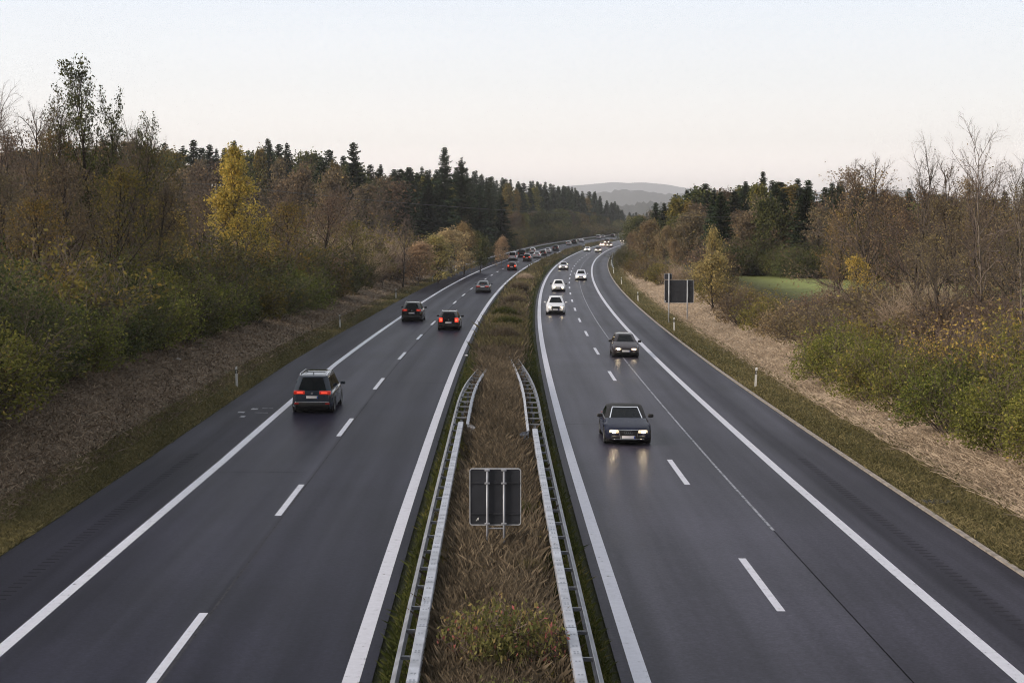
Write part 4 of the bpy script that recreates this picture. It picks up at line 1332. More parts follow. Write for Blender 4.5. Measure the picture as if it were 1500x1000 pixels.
def make_broadleaf(name, seed, h, clear, nl, limb_len, leaf, n_leaf, leaf_size, twig='twigs', bark_='bark_grey', up=.10, spread=.9, kids=(0, 7, 6, 4), maxlev=3, r0=None, tang=.75, lean=0.0, leaf_zone=(0, 1), jitter=.28, shape='round', twr=1.0):
    """trunk with limbs leaving from `clear` x height upward; limbs shorten towards the top"""
    T = Tree(seed); rng = T.rng
    r0 = r0 or h * .013
    segs = 9
    pts = [np.array([0, 0, -.4])]; d = np.array([lean, 0, 1.0])
    for i in range(segs):
        d = d + rng.normal(size=3) * np.array([.05, .05, .01]); d /= np.linalg.norm(d)
        pts.append(pts[-1] + d * (h + .4) / segs)
    T.wood.tube(pts, [r0 * (1.25 if i == 0 else 1) * (1 - .9 * i / segs) + .008 for i in range(segs + 1)], 8, False)
    T.tips.append(pts[-1])
    for k in range(nl):
        t = clear + (1 - clear) * (k + rng.uniform(0, .8)) / nl
        i = min(int(t * segs), segs - 1)
        q = pts[i] + (pts[i + 1] - pts[i]) * (t * segs - i)
        az = k * 2.399 + rng.uniform(-.4, .4)
        u = (t - clear) / (1 - clear)
        if shape == 'round': ln = limb_len * (.55 + .75 * math.sin(math.pi * min(1, u * .85 + .15))) * (1 - .55 * u)
        elif shape == 'cone': ln = limb_len * (1.08 - .88 * u)
        else: ln = limb_len * (.75 + .35 * math.sin(math.pi * u))
        ln *= rng.uniform(.75, 1.2)
        el = tang + .5 * u + rng.uniform(-.2, .2)
        dd = [math.cos(az) * math.cos(el), math.sin(az) * math.cos(el), math.sin(el)]
        T.branch(q, dd, ln, r0 * (.5 - .32 * u) + .006, 1, maxlev, up, spread, kids, 5)
    T.tw_v = [tuple(v) for v in T.tw_v]
    tips = np.array(T.tips)
    crown = None
    z = tips[:, 2] / h
    ok = tips[(z >= leaf_zone[0]) & (z <= leaf_zone[1])]
    if n_leaf and len(ok):
        c = ok[rng.integers(0, len(ok), n_leaf)] + rng.normal(size=(n_leaf, 3)) * jitter
        V = leaf_cards(rng, c, leaf_size)
        clump = rng.uniform(-.25, .25, len(ok))
        tint = np.clip(rng.beta(2, 2.4, n_leaf) + .15 * np.sin(c[:, 0] * 1.7 + seed) * np.sin(c[:, 2] * 1.3), 0, 1)
    else:
        V = np.zeros((0, 4, 3)); tint = np.zeros(0)
    me = cards_mesh(name + '_crown', V, [MAT[leaf], MAT[twig]], tint, None, (T.tw_v, T.tw_f, 1))
    register(name, wood_mesh(name + '_trunk', T.wood, MAT[bark_]), me, h)

def make_conifer(name, seed, h, rad, clear, dens=1.0, ragged=.25, droop=.25):
    rng = np.random.default_rng(seed)
    mb = MB(); mb.tube([(0, 0, -.5), (0, 0, h * .5), (0, 0, h)], [h * .013, h * .008, .02], 7, False)
    V = []
    z = h * clear
    while z < h - .1:
        u = (z / h - clear) / (1 - clear)
        r = rad * (1 - u) ** .72 * (1 + ragged * rng.normal() * .5) + .18
        n = int(7 + 4 * (1 - u))
        a0 = rng.uniform(0, 6.28)
        for k in range(n):
            if rng.random() > .92 * dens: continue
            az = a0 + 6.283 * k / n + rng.normal() * .15
            ln = r * rng.uniform(.7, 1.2)
            ca, sa = math.cos(az), math.sin(az)
            dr = droop * rng.uniform(.6, 1.5) * (1 - .8 * u) - .25 * u
            m = max(2, int(ln / .55))
            for j in range(m):
                t0, t1 = j / m, (j + 1.25) / m
                wdt = (.40 + .17 * ln) * (1 - .55 * t0) * rng.uniform(.7, 1.3)
                def pt(t, side):
                    rr = ln * t
                    zz = z - dr * ln * t * t + .12 * ln * t
                    return (ca * rr - sa * side, sa * rr + ca * side, zz - abs(side) * .45 + rng.normal() * .06)
                V.append([pt(t0, 0), pt((t0 + t1) / 2, wdt), pt(t1, 0), pt((t0 + t1) / 2, -wdt)])
                tz = rng.uniform(.2, .5) * wdt * 1.3
                p0, p1 = pt(t0, 0), pt(t1, 0)
                V.append([p0, p1, (p1[0], p1[1], p1[2] - tz), (p0[0], p0[1], p0[2] - tz)])
        z += h * .0145 * rng.uniform(.8, 1.3) + .05
    V = np.array(V)
    tint = np.clip(rng.beta(2, 2.5, len(V)), 0, 1)
    me = cards_mesh(name + '_crown', V, [MAT['needles']], tint)
    register(name, wood_mesh(name + '_trunk', mb, MAT['bark_dark']), me, h)

def make_shrub(name, seed, w, h, leaf, n_leaf, leaf_size, n_stem, lumps=14, twig='twigs', up=.03):
    """many stems from one foot, foliage in uneven lumps over them"""
    T = Tree(seed); rng = T.rng
    for k in range(n_stem):
        az = rng.uniform(0, 6.283); sp = rng.uniform(0, 1) ** .6
        d = np.array([math.cos(az) * sp * w / h * .75, math.sin(az) * sp * w / h * .75, 1.0])
        foot = np.array([math.cos(az) * sp * w * .16, math.sin(az) * sp * w * .16, -.15])
        ln = h * rng.uniform(.65, 1.08) * (1 - .18 * sp)
        T.branch(foot, d, ln, .018, 1, 3, up, .7, (0, 6, 4), 5, .13)
    tips = np.array(T.tips)
    C = []
    for k in range(lumps):
        az = rng.uniform(0, 6.283); rr = math.sqrt(rng.uniform(0, 1)) * w * .46
        top = h * (1 - .55 * (rr / (w * .5)) ** 2) * rng.uniform(.55, 1.0)
        C.append((math.cos(az) * rr, math.sin(az) * rr, top * .68, w * rng.uniform(.13, .24)))
    pts = []
    per = int(n_leaf * .62 / lumps)
    for (x, y, z, s) in C:
        u = rng.normal(size=(per, 3)); u /= np.linalg.norm(u, axis=1)[:, None]
        rad = s * rng.uniform(.45, 1.0, (per, 1)) ** .5
        q = np.array([x, y, z]) + u * rad * np.array([1, 1, 1.25])
        pts.append(q)
    m = int(n_leaf * .38)
    pts.append(tips[rng.integers(0, len(tips), m)] + rng.normal(size=(m, 3)) * .10)
    c = np.concatenate(pts); c = c[c[:, 2] > .05]
    V = leaf_cards(rng, c, leaf_size)
    tint = np.clip(rng.beta(2, 2.6, len(c)) + .2 * np.sin(c[:, 0] * 2.2 + seed) * np.sin(c[:, 1] * 1.9 + c[:, 2]), 0, 1)
    me = cards_mesh(name + '_crown', V, [MAT[leaf], MAT[twig]], tint, None, (T.tw_v, T.tw_f, 1))
    register(name, wood_mesh(name + '_stem', T.wood, MAT['bark_grey']), me, h)

def plant(proto, name, x, Y, h, label, cat, group=None, wide=1.0, rz=None, sink=0.0, lean=0.0):
    tm, cm, h0 = PROTO[proto]
    s = h / h0
    root = empty(name, (x, Y, gz_at(x, Y) - sink), rnd.uniform(0, 6.283) if rz is None else rz, label, cat, group)
    root.scale = (s * wide, s * wide, s)
    if lean: root.rotation_euler[0] = lean
    t = bpy.data.objects.new('stem' if name == 'shrub' or name == 'grass_clump' else 'trunk', tm); link(t, root)
    c = bpy.data.objects.new('foliage' if name == 'shrub' or name == 'grass_clump' else 'crown', cm); link(c, root)
    return root

def at_px(px, Y): return (px - 750.0) * Y / F_PX
def top_h(px, py, Y):
    x = at_px(px, Y)
    return CAM_H + (HORIZON - py) * Y / F_PX - gz_at(x, Y)

# prototypes ------------------------------------------------------
make_conifer('spruce_a', 11, 22, 3.4, .12, 1.0, .25, .35)
make_conifer('spruce_b', 12, 22, 2.7, .18, .95, .35, .25)
make_conifer('spruce_c', 13, 22, 4.2, .08, .9, .45, .40)
make_conifer('pine_a', 14, 22, 3.0, .45, .8, .7, .05)
make_broadleaf('bare_a', 21, 14, .28, 15, 4.6, 'leaves_brown', 260, .09, 'twigs', 'bark_grey', .09, .85, (0, 7, 6, 5), 3)
make_broadleaf('bare_b', 22, 14, .24, 19, 3.9, 'leaves_brown', 420, .09, 'twigs', 'bark_grey', .09, .8, (0, 7, 6, 5), 3, shape='oval', tang=.7)
make_broadleaf('bare_c', 23, 14, .22, 22, 3.3, 'leaves_olive', 260, .08, 'twigs', 'bark_pale', .07, .8, (0, 7, 5, 4), 3, r0=.115, tang=.62, shape='oval')
make_broadleaf('brown_a', 24, 12, .05, 26, 4.6, 'leaves_brown', 5600, .085, 'twigs', 'bark_dark', .08, .95, (0, 7, 6, 5), 3)
make_broadleaf('brown_b', 25, 12, .05, 27, 4.2, 'leaves_olive', 5600, .085, 'twigs', 'bark_dark', .10, .9, (0, 7, 6, 5), 3)
make_broadleaf('leafy_top', 26, 16, .15, 26, 3.0, 'leaves_dark', 3800, .115, 'twigs', 'bark_dark', .15, .7, (0, 7, 5, 4), 3, leaf_zone=(.45, 1.2), jitter=.16, tang=.75, shape='oval')
make_broadleaf('leafy_top_b', 29, 16, .18, 24, 2.8, 'leaves_dark', 2400, .115, 'twigs', 'bark_dark', .15, .7, (0, 7, 5, 4), 3, leaf_zone=(.45, 1.2), jitter=.16, tang=.75, shape='oval')
make_broadleaf('gold_sparse', 27, 9, .15, 18, 3.2, 'leaves_yellow', 2300, .13, 'twigs', 'bark_dark', .06, .95, (0, 7, 6, 4), 3, jitter=.3)
make_broadleaf('yellow_birch', 28, 13, .17, 30, 3.2, 'leaves_yellow', 8500, .115, 'twigs', 'bark_pale', .08, .85, (0, 6, 5, 3), 3, shape='cone', jitter=.24)
make_broadleaf('tan_a', 51, 12, .04, 30, 4.4, 'leaves_tan', 4300, .08, 'twigs', 'bark_grey', .10, .9, (0, 7, 6, 5), 3)
make_broadleaf('tan_b', 52, 12, .06, 28, 4.0, 'leaves_tan', 2800, .08, 'twigs', 'bark_grey', .13, .85, (0, 7, 6, 5), 3)
# the distant wood: coarser twigs and leaf sprays, they are a few pixels each
make_broadleaf('wood_purple', 31, 18, .10, 26, 5.6, 'leaves_brown', 900, .30, 'twigs', 'bark_grey', .12, .85, (0, 7, 6, 4), 3, jitter=.5)
make_broadleaf('wood_brown', 32, 17, .05, 26, 5.4, 'leaves_brown', 5600, .27, 'twigs', 'bark_dark', .10, .95, (0, 6, 5, 3), 3, jitter=.6)
make_broadleaf('wood_tan', 37, 14, .03, 28, 5.0, 'leaves_tan', 6500, .20, 'twigs_pale', 'bark_grey', .10, .95, (0, 6, 5, 4), 3, jitter=.45)
make_broadleaf('wood_olive', 33, 16, .04, 26, 5.2, 'leaves_dark', 6500, .30, 'twigs', 'bark_dark', .10, .95, (0, 6, 5, 3), 3, jitter=.65)
make_broadleaf('wood_olive_tall', 34, 18, .10, 26, 3.6, 'leaves_olive', 5200, .32, 'twigs', 'bark_dark', .14, .8, (0, 6, 5, 3), 3, shape='cone', jitter=.6)
make_broadleaf('wood_orange', 35, 9, .03, 18, 3.6, 'leaves_orange', 2600, .20, 'twigs_pale', 'bark_pale', .10, .9, (0, 6, 5, 4), 3, jitter=.4)
make_broadleaf('wood_gold', 36, 9, .03, 22, 3.4, 'leaves_dull_gold', 3600, .17, 'twigs', 'bark_dark', .10, .9, (0, 6, 5, 3), 3, jitter=.45)
make_shrub('shrub_green', 41, 3.4, 2.6, 'leaves_green', 15000, .047, 40, 20)
make_shrub('shrub_green_b', 42, 3.8, 2.4, 'leaves_green', 15000, .047, 40, 24)
make_shrub('shrub_dark', 43, 3.6, 3.2, 'leaves_dark', 14000, .058, 40, 20)
make_shrub('shrub_dark_b', 44, 4.0, 3.0, 'leaves_dark', 14000, .058, 40, 26)
make_shrub('shrub_brown', 45, 3.2, 2.2, 'leaves_tan', 3600, .06, 60, 16)
make_shrub('shrub_olive', 46, 3.2, 2.4, 'leaves_olive', 6500, .065, 44, 16)
make_shrub('shrub_gold', 47, 2.6, 2.4, 'leaves_yellow', 2200, .05, 40, 12)
make_shrub('shrub_twiggy', 48, 3.4, 3.2, 'leaves_brown', 1500, .07, 90, 12, 'twigs_pale')
make_shrub('shrub_red', 49, 2.3, 1.0, 'leaves_red', 6500, .045, 60, 18)

# ------------------------------------------------------------------ left side: near trees
def T_(proto, px, Y, ytop, label, wide=1.0, group=None, name='tree', dz=0.0):
    x = at_px(px, Y)
    return plant(proto, name, x, Y, top_h(px, ytop, Y), label, 'tree', group, wide)
G_L = 'roadside trees on the left bank'
T_('leafy_top', 140, 106, 84, 'tallest tree on the left, dark green leaves kept in its crown', .85, G_L)
T_('leafy_top_b', 72, 108, 125, 'leafy-topped tree just left of the tallest tree on the left', .8, G_L)
T_('leafy_top_b', 206, 114, 165, 'short leafy-topped tree right of the tallest tree on the left', .75, G_L)
T_('bare_b', 12, 98, 118, 'bare many-branched tree at the left edge of the photo', 1.0, G_L)
T_('bare_a', 45, 104, 145, 'bare brown tree between the left edge and the leafy-topped trees', 1.0, G_L)
T_('bare_a', 105, 120, 150, 'bare tree with fine twigs behind the tallest leafy tree', 1.1, G_L)
T_('bare_b', 175, 122, 165, 'bare pale-barked tree behind and right of the tallest leafy tree', 1.0, G_L)
T_('bare_b', -40, 110, 110, 'bare tree cut off by the left edge of the photo', 1.1, G_L)
T_('bare_a', -15, 104, 150, 'bare brown tree half cut off at the left edge, behind the others', 1.2, G_L)
T_('brown_a', 30, 112, 175, 'tall brown half-leafless tree behind the left edge trees', .85, G_L)
T_('brown_b', 88, 116, 182, 'tall olive brown tree between the two leafy-topped trees', .85, G_L)
T_('brown_a', 150, 118, 186, 'tall brown tree behind the tallest leafy tree', .85, G_L)
T_('bare_a', 190, 116, 172, 'bare tree with a brown haze of twigs by the short leafy-topped tree', 1.1, G_L)
T_('leafy_top_b', 168, 106, 128, 'narrow leafy tree growing right beside the tallest leafy tree', .7, G_L)
T_('brown_b', 218, 120, 205, 'olive brown tree at the right end of the tall left group', .9, G_L)
T_('brown_a', 20, 92, 235, 'brown-leaved bushy tree low at the left edge', 1.15, G_L)
T_('brown_a', 110, 96, 225, 'brown bushy tree below the tallest leafy tree', 1.1, G_L)
T_('brown_b', 175, 102, 235, 'olive brown bushy tree in front of the short leafy-topped tree', 1.1, G_L)
T_('brown_b', 62, 90, 280, 'low olive bushy tree above the dark shrubs at the left', 1.1, G_L)
T_('brown_a', 230, 116, 262, 'brown half-bare tree left of the small golden tree', .9, G_L)
T_('gold_sparse', 243, 120, 290, 'small tree with sparse golden leaves, left of the tall yellow tree', .9, G_L)
T_('yellow_birch', 354, 140, 214, 'tall slender yellow tree standing out against the brown wood', 1.12, G_L)
T_('brown_a', 300, 150, 275, 'brown bare-topped tree directly left of the tall yellow tree', 1.0, G_L)
T_('brown_b', 425, 150, 290, 'olive brown rounded tree right of the tall yellow tree', 1.3, G_L)
T_('brown_a', 470, 165, 275, 'brown rounded tree, second to the right of the tall yellow tree', 1.2, G_L)
T_('bare_c', 505, 190, 265, 'bare pale-barked tree with spreading limbs before the dark spruces', 1.3, G_L)
T_('bare_c', 560, 205, 285, 'bare grey tree leaning over the left shrubs at mid distance', 1.3, G_L)
T_('brown_b', 520, 185, 320, 'low olive brown tree below the bare pale-barked tree', 1.2, G_L)
T_('bare_a', 590, 215, 312, 'bare twiggy tree left of the orange roadside thicket', 1.0, G_L)
T_('wood_orange', 612, 225, 352, 'pale orange half-bare small tree at the near end of the orange thicket', 1.4, G_L)
T_('wood_gold', 642, 238, 340, 'golden rounded small tree in the orange thicket on the left', 1.4, G_L)
T_('wood_orange', 662, 262, 332, 'orange small tree behind the golden one in the left thicket', 1.3, G_L)
T_('wood_gold', 680, 275, 322, 'tall gold and green tree at the top of the orange thicket', .85, G_L)
T_('wood_olive', 704, 285, 338, 'olive tree right of the tall gold tree in the left thicket', .8, G_L)
T_('wood_orange', 734, 330, 345, 'rust-orange bare small tree where the far guard rail begins', .9, G_L)

# left: shrubs on the bank
LS = [  # offset beyond the road edge, Y, height, proto, label
 (7.6, 46, 2.6, 'shrub_dark', 'dark green shrub lowest at the left edge of the photo'),
 (8.6, 51, 3.0, 'shrub_dark_b', 'broad dark shrub second from the left edge along the left bank'),
 (9.2, 56, 3.2, 'shrub_dark', 'dark shrub below the low olive bushy tree at the left'),
 (9.0, 61, 3.4, 'shrub_green_b', 'dull green shrub on the left bank below the tallest leafy tree'),
 (8.8, 66, 3.2, 'shrub_dark_b', 'dark rounded shrub left of the nearest left marker post'),
 (8.6, 71, 3.3, 'shrub_dark', 'dark tall shrub behind the nearest left marker post'),
 (8.3, 76, 3.1, 'shrub_green', 'mid green shrub in the left hedge, behind the near people carrier'),
 (8.2, 82, 3.2, 'shrub_dark_b', 'dark broad shrub below the small golden tree'),
 (8.0, 88, 3.2, 'shrub_dark', 'dark shrub right of the small golden tree'),
 (7.8, 94, 3.1, 'shrub_green_b', 'greenish shrub level with the second left marker post'),
 (7.6, 101, 3.0, 'shrub_dark_b', 'dark shrub just beyond the second left marker post'),
 (7.4, 108, 3.1, 'shrub_green', 'mid green shrub below the tall yellow tree'),
 (7.2, 116, 3.2, 'shrub_dark', 'dark shrub below and right of the tall yellow tree'),
 (7.0, 124, 3.2, 'shrub_olive', 'olive shrub level with the black crossover on the left bank'),
 (6.8, 133, 3.4, 'shrub_dark_b', 'dark broad shrub behind the third left marker post'),
 (6.8, 142, 3.4, 'shrub_green_b', 'green shrub beyond the third left marker post'),
 (6.6, 152, 3.5, 'shrub_dark', 'dark rounded shrub below the olive brown rounded tree'),
 (6.5, 162, 3.5, 'shrub_olive', 'olive shrub near the dark grey saloon on the left bank'),
 (6.3, 173, 3.6, 'shrub_dark_b', 'dark shrub short of the twiggy pale thicket'),
 (6.2, 185, 3.6, 'shrub_dark', 'last dark shrub before the twiggy pale thicket'),
 (6.2, 200, 4.2, 'shrub_twiggy', 'pale twiggy shrub at the near end of the orange thicket'),
 (6.5, 214, 4.4, 'shrub_twiggy', 'pale twiggy shrub in the middle of the orange thicket'),
 (5.5, 228, 4.4, 'shrub_twiggy', 'pale reddish twiggy shrub below the golden small tree'),
 (5.0, 245, 4.0, 'shrub_twiggy', 'pale twiggy shrub behind the fourth left marker post'),
 (5.0, 262, 4.0, 'shrub_olive', 'olive shrub at the start of the far guard rail'),
 (4.5, 280, 3.6, 'shrub_gold', 'small golden shrub behind the far guard rail'),
]
G_LS = 'shrubs along the left bank'
for d, Y, h, pr, lab in LS:
    plant(pr, 'shrub', xc(Y) + LE - min(d - .6, 7.4), Y, h * 1.12, lab, 'shrub', G_LS, rnd.uniform(1.05, 1.25))
# second and third rank, higher up the bank
for i, (d, Y, h, pr) in enumerate([(12.5, 50, 4.2, 'shrub_dark'), (13, 58, 4.4, 'shrub_olive'), (12.6, 66, 4.6, 'shrub_dark_b'), (12.5, 74, 4.4, 'shrub_dark'), (12, 83, 4.2, 'shrub_olive'), (11.8, 92, 4.0, 'shrub_dark_b'),
                                    (11.5, 102, 3.8, 'shrub_green_b'), (11.2, 112, 4.0, 'shrub_dark'), (11.0, 122, 4.2, 'shrub_olive'), (10.8, 134, 4.4, 'shrub_dark'), (10.6, 146, 4.4, 'shrub_olive'), (10.4, 158, 4.6, 'shrub_dark_b'), (10.2, 172, 4.6, 'shrub_olive'), (10, 188, 5.0, 'shrub_twiggy'), (9.5, 205, 5.2, 'shrub_olive'), (9, 222, 5.0, 'shrub_twiggy'), (8.6, 240, 5.0, 'shrub_olive')]):
    col = {'shrub_dark': 'dark green', 'shrub_dark_b': 'dark green', 'shrub_olive': 'olive', 'shrub_green_b': 'mid green', 'shrub_twiggy': 'pale twiggy'}[pr]
    ref = ['at the left edge', 'at the left edge', 'below the tallest leafy tree', 'below the tallest leafy tree', 'near the small golden tree', 'near the small golden tree', 'left of the yellow tree', 'left of the yellow tree', 'below the yellow tree', 'right of the yellow tree', 'right of the yellow tree', 'below the bare pale-barked tree', 'below the bare pale-barked tree', 'at the orange thicket', 'at the orange thicket', 'at the orange thicket', 'at the orange thicket'][i]
    plant(pr, 'shrub', xc(Y) + LE - d + 1.6, Y, h * 1.15, '%s shrub in the upper rank of the left bank, %s' % (col, ref), 'shrub', G_LS, 1.2)

# ------------------------------------------------------------------ right side: bare trees and shrubs
G_R = 'roadside trees on the right bank'
T_('tan_a', 1268, 118, 232, 'brown tree with a fan of bare twigs and low yellow leaves', 1.15, G_R)
T_('bare_a', 1262, 120, 222, 'fan-topped bare tree growing with the brown tree right of the sign', 1.0, G_R)
T_('bare_b', 1340, 100, 192, 'bare pale-trunked tree, left of the tallest bare tree on the right', .85, G_R)
T_('tan_b', 1345, 110, 262, 'tan bushy tree around the foot of the bare pale trunk', 1.2, G_R)
T_('tan_a', 1312, 124, 268, 'tan bushy tree between the fan-topped tree and the pale trunk', 1.1, G_R)
T_('bare_c', 1437, 92, 163, 'tallest bare tree on the right, pale straight trunk and thin crown', .9, G_R)
T_('bare_b', 1425, 96, 215, 'slender bare tree rising beside the tallest bare tree', .7, G_R)
T_('tan_a', 1400, 106, 278, 'tan bushy tree left of the tallest bare tree', 1.2, G_R)
T_('tan_b', 1448, 104, 272, 'tan bushy tree around the tallest bare tree', 1.2, G_R)
T_('bare_c', 1500, 88, 212, 'bare tree at the right edge with an orange-brown leaning trunk', .9, G_R)
T_('tan_a', 1482, 98, 285, 'tan bushy tree at the right edge of the photo', 1.2, G_R)
T_('tan_b', 1370, 92, 330, 'low tan bush-like tree behind the green hedge', 1.2, G_R)
T_('bare_a', 1385, 108, 225, 'bare many-twigged tree between the two tallest bare trees', 1.0, G_R)
T_('bare_b', 1475, 100, 235, 'bare dark tree between the tallest bare tree and the right edge', 1.0, G_R)
T_('tan_a', 1420, 118, 250, 'tall tan tree behind the tallest bare tree', 1.0, G_R)
T_('tan_b', 1490, 116, 255, 'tall tan tree behind the trees at the right edge', 1.1, G_R)
T_('tan_b', 1550, 90, 260, 'tan tree cut off by the right edge of the photo', 1.1, G_R)
T_('brown_b', 1230, 135, 300, 'olive brown tree left of the fan-topped tree', .9, G_R)
T_('gold_sparse', 1262, 112, 372, 'low golden leafy young tree at the foot of the fan-topped tree', .8, G_R)
T_('bare_b', 1225, 140, 330, 'low bare twiggy tree left of the fan-topped tree', 1.0, G_R)
RS = [  # offset beyond the road edge, Y, height, proto, label
 (7.3, 49, 2.0, 'shrub_green', 'bright green shrub lowest at the right edge'),
 (6.9, 53.5, 2.0, 'shrub_green_b', 'wide green shrub second from the right edge, overhanging the dry bank'),
 (6.4, 58, 2.1, 'shrub_green', 'leafy green shrub below the tallest bare tree'),
 (6.2, 63.5, 2.0, 'shrub_green_b', 'green shrub in the middle of the right hedge above a pale stone'),
 (6.1, 70, 2.0, 'shrub_green', 'rounded green shrub left of the middle of the right hedge'),
 (5.8, 85, 2.1, 'shrub_green_b', 'large rounded green shrub, leftmost green one on the right bank'),
 (5.9, 77, 2.1, 'shrub_green', 'green shrub beside the leftmost rounded green one'),
 (9.8, 55, 2.4, 'shrub_green_b', 'green shrub behind the wide one near the right edge'),
 (9.8, 63, 2.3, 'shrub_olive', 'olive shrub behind the middle of the right hedge'),
 (10.0, 70, 2.2, 'shrub_gold', 'golden yellow shrub on the right bank below the bare trees'),
 (9.6, 76, 2.0, 'shrub_gold', 'second golden shrub beside the leftmost green shrub'),
 (10.5, 48, 2.4, 'shrub_olive', 'olive and yellow shrub high at the right edge'),
 (12.5, 60, 2.2, 'shrub_brown', 'brown twiggy shrub under the tallest bare tree'),
 (12.5, 68, 2.2, 'shrub_brown', 'brown twiggy shrub under the bare pale-trunked tree'),
 (12.5, 76, 2.0, 'shrub_olive', 'olive shrub under the pale-trunked tree'),
 (8.0, 90, 1.9, 'shrub_olive', 'rounded olive brown shrub right of the wide sign'),
 (8.4, 97, 1.9, 'shrub_brown', 'purplish brown shrub right of the wide sign, nearest of its row'),
 (8.0, 104, 1.9, 'shrub_brown', 'purplish brown shrub in the middle of the row right of the wide sign'),
 (7.6, 112, 1.9, 'shrub_brown', 'dense brown shrub in the row right of the wide sign'),
 (7.4, 120, 1.9, 'shrub_olive', 'olive shrub in the brown row right of the wide sign'),
 (7.2, 129, 2.0, 'shrub_brown', 'brown shrub just right of the wide sign'),
 (10.8, 101, 1.8, 'shrub_brown', 'brown shrub at the edge of the green field, nearer one'),
 (10.6, 115, 1.8, 'shrub_brown', 'brown shrub at the edge of the green field, farther one'),
 (7.2, 140, 2.1, 'shrub_olive', 'olive shrub beside the posts of the wide sign'),
 (7.0, 152, 2.2, 'shrub_brown', 'brown shrub directly behind the wide sign'),
 (7.0, 166, 2.4, 'shrub_olive', 'olive shrub left of the wide sign panel'),
 (6.6, 182, 2.5, 'shrub_brown', 'brown shrub on the bank left of the wide sign'),
 (5.8, 198, 2.6, 'shrub_twiggy', 'pale twiggy shrub at the tip of the grass bank'),
 (5.0, 214, 2.8, 'shrub_olive', 'olive shrub below the big brown roadside bush'),
 (4.6, 232, 3.0, 'shrub_brown', 'brown shrub below the big brown roadside bush'),
 (4.2, 252, 3.2, 'shrub_olive', 'dull green shrub behind the dark right guard rail'),
 (4.0, 274, 3.2, 'shrub_dark', 'dark shrub behind the dark right guard rail'),
 (3.6, 300, 3.4, 'shrub_dark_b', 'broad dark shrub inside the right bend'),
 (3.4, 330, 3.4, 'shrub_dark', 'dark shrub farthest round the right bend'),
]
G_RS = 'shrubs along the right bank'
for d, Y, h, pr, lab in RS:
    if Y < 83: d, h = d - (1.5 if d < 9 else 2.0), h * 1.36
    elif Y < 89: d, h = d - 1.4, h * 1.36
    elif Y < 135: d, h = d - 1.7, h * 1.35
    plant(pr, 'shrub', xc(Y) + RE + d, Y, h, lab, 'shrub', G_RS, rnd.uniform(.95, 1.15))
for i, (px, Y) in enumerate(((1235, 118), (1275, 108), (1310, 102), (1345, 98), (1385, 96), (1420, 93), (1455, 92), (1490, 90), (1290, 125), (1360, 116), (1430, 110), (1495, 106))):
    plant('shrub_brown' if i % 3 else 'shrub_twiggy', 'shrub', at_px(px, Y), Y, 2.5 + .5 * (i % 2), 'brown leafless shrub in the undergrowth beneath the bare trees on the right', 'shrub', 'undergrowth beneath the right bare trees', 1.4)
T_('wood_gold', 1046, 165, 328, 'slim golden tree rising behind the wide sign', .55, G_R)
T_('wood_gold', 1044, 150, 366, 'golden bush-like tree beside the wide sign', 1.4, G_R)
T_('wood_brown', 1068, 170, 368, 'low brown tree right of the golden bush-like tree', .9, G_R)
T_('wood_tan', 945, 290, 322, 'big rounded brown roadside bush hiding the end of the road', 1.3, G_R)
T_('wood_tan', 972, 270, 330, 'brown rounded tree right of the big roadside bush', 1.0, G_R)
T_('wood_tan', 992, 250, 350, 'smaller brown rounded tree between the roadside bush and the sign', 1.0, G_R)
T_('wood_gold', 955, 320, 318, 'small golden tree peeping out above the big brown roadside bush', .7, G_R)
T_('wood_brown', 928, 330, 340, 'brown tree overhanging the far end of the oncoming carriageway', .8, G_R)

# ------------------------------------------------------------------ the woods
def skyline(px, tab): return float(np.interp(px, [t[0] for t in tab], [t[1] for t in tab]))
SKY_L = [(-80, 203), (0, 205), (230, 207), (330, 210), (400, 207), (470, 216), (540, 236), (600, 246), (660, 248), (720, 256), (770, 266), (830, 272), (870, 282), (900, 296), (918, 312)]
SKY_R = [(918, 318), (940, 300), (975, 293), (1000, 276), (1030, 266), (1080, 263), (1120, 260), (1180, 264), (1230, 266), (1300, 276), (1400, 282), (1560, 285)]
WL = 'woods left of the motorway'
WR = 'woods right of the motorway'
r2 = random.Random(19)
def wood_tree(x, Y, kinds, tab, low, zone, grp):
    px = 750 + x * F_PX / Y
    if px < -60 or px > 1560: return
    top = skyline(px, tab)
    full = CAM_H + (HORIZON - top) * Y / F_PX - gz_at(x, Y)
    pr, nm, cat, words_ = r2.choice(kinds)
    h = full * r2.uniform(*low) * (1.0 if 'spruce' in nm or 'pine' in nm else .93)
    h = min(max(h, 5), 31)
    base = {'spruce_a': 22, 'spruce_b': 22, 'spruce_c': 22, 'pine_a': 22}.get(pr, 17)
    wide = max(.75, min(1.3, base / h)) * r2.uniform(.8, 1.35)
    plant(pr, nm, x, Y, h, '%s %s' % (words_, zone), cat, grp, wide)
SP = [('spruce_a', 'spruce_tree', 'spruce', 'dark spruce'), ('spruce_b', 'spruce_tree', 'spruce', 'slender dark spruce'), ('spruce_c', 'spruce_tree', 'spruce', 'broad dark spruce')]
PI_ = [('pine_a', 'pine_tree', 'pine', 'ragged dark pine')]
BA = [('wood_purple', 'bare_tree', 'tree', 'leafless purplish brown tree')]
BR = [('wood_brown', 'autumn_tree', 'tree', 'brown-leaved tree')]
OL = [('wood_olive', 'autumn_tree', 'tree', 'dull green rounded tree'), ('wood_olive_tall', 'autumn_tree', 'tree', 'tall olive pointed tree')]
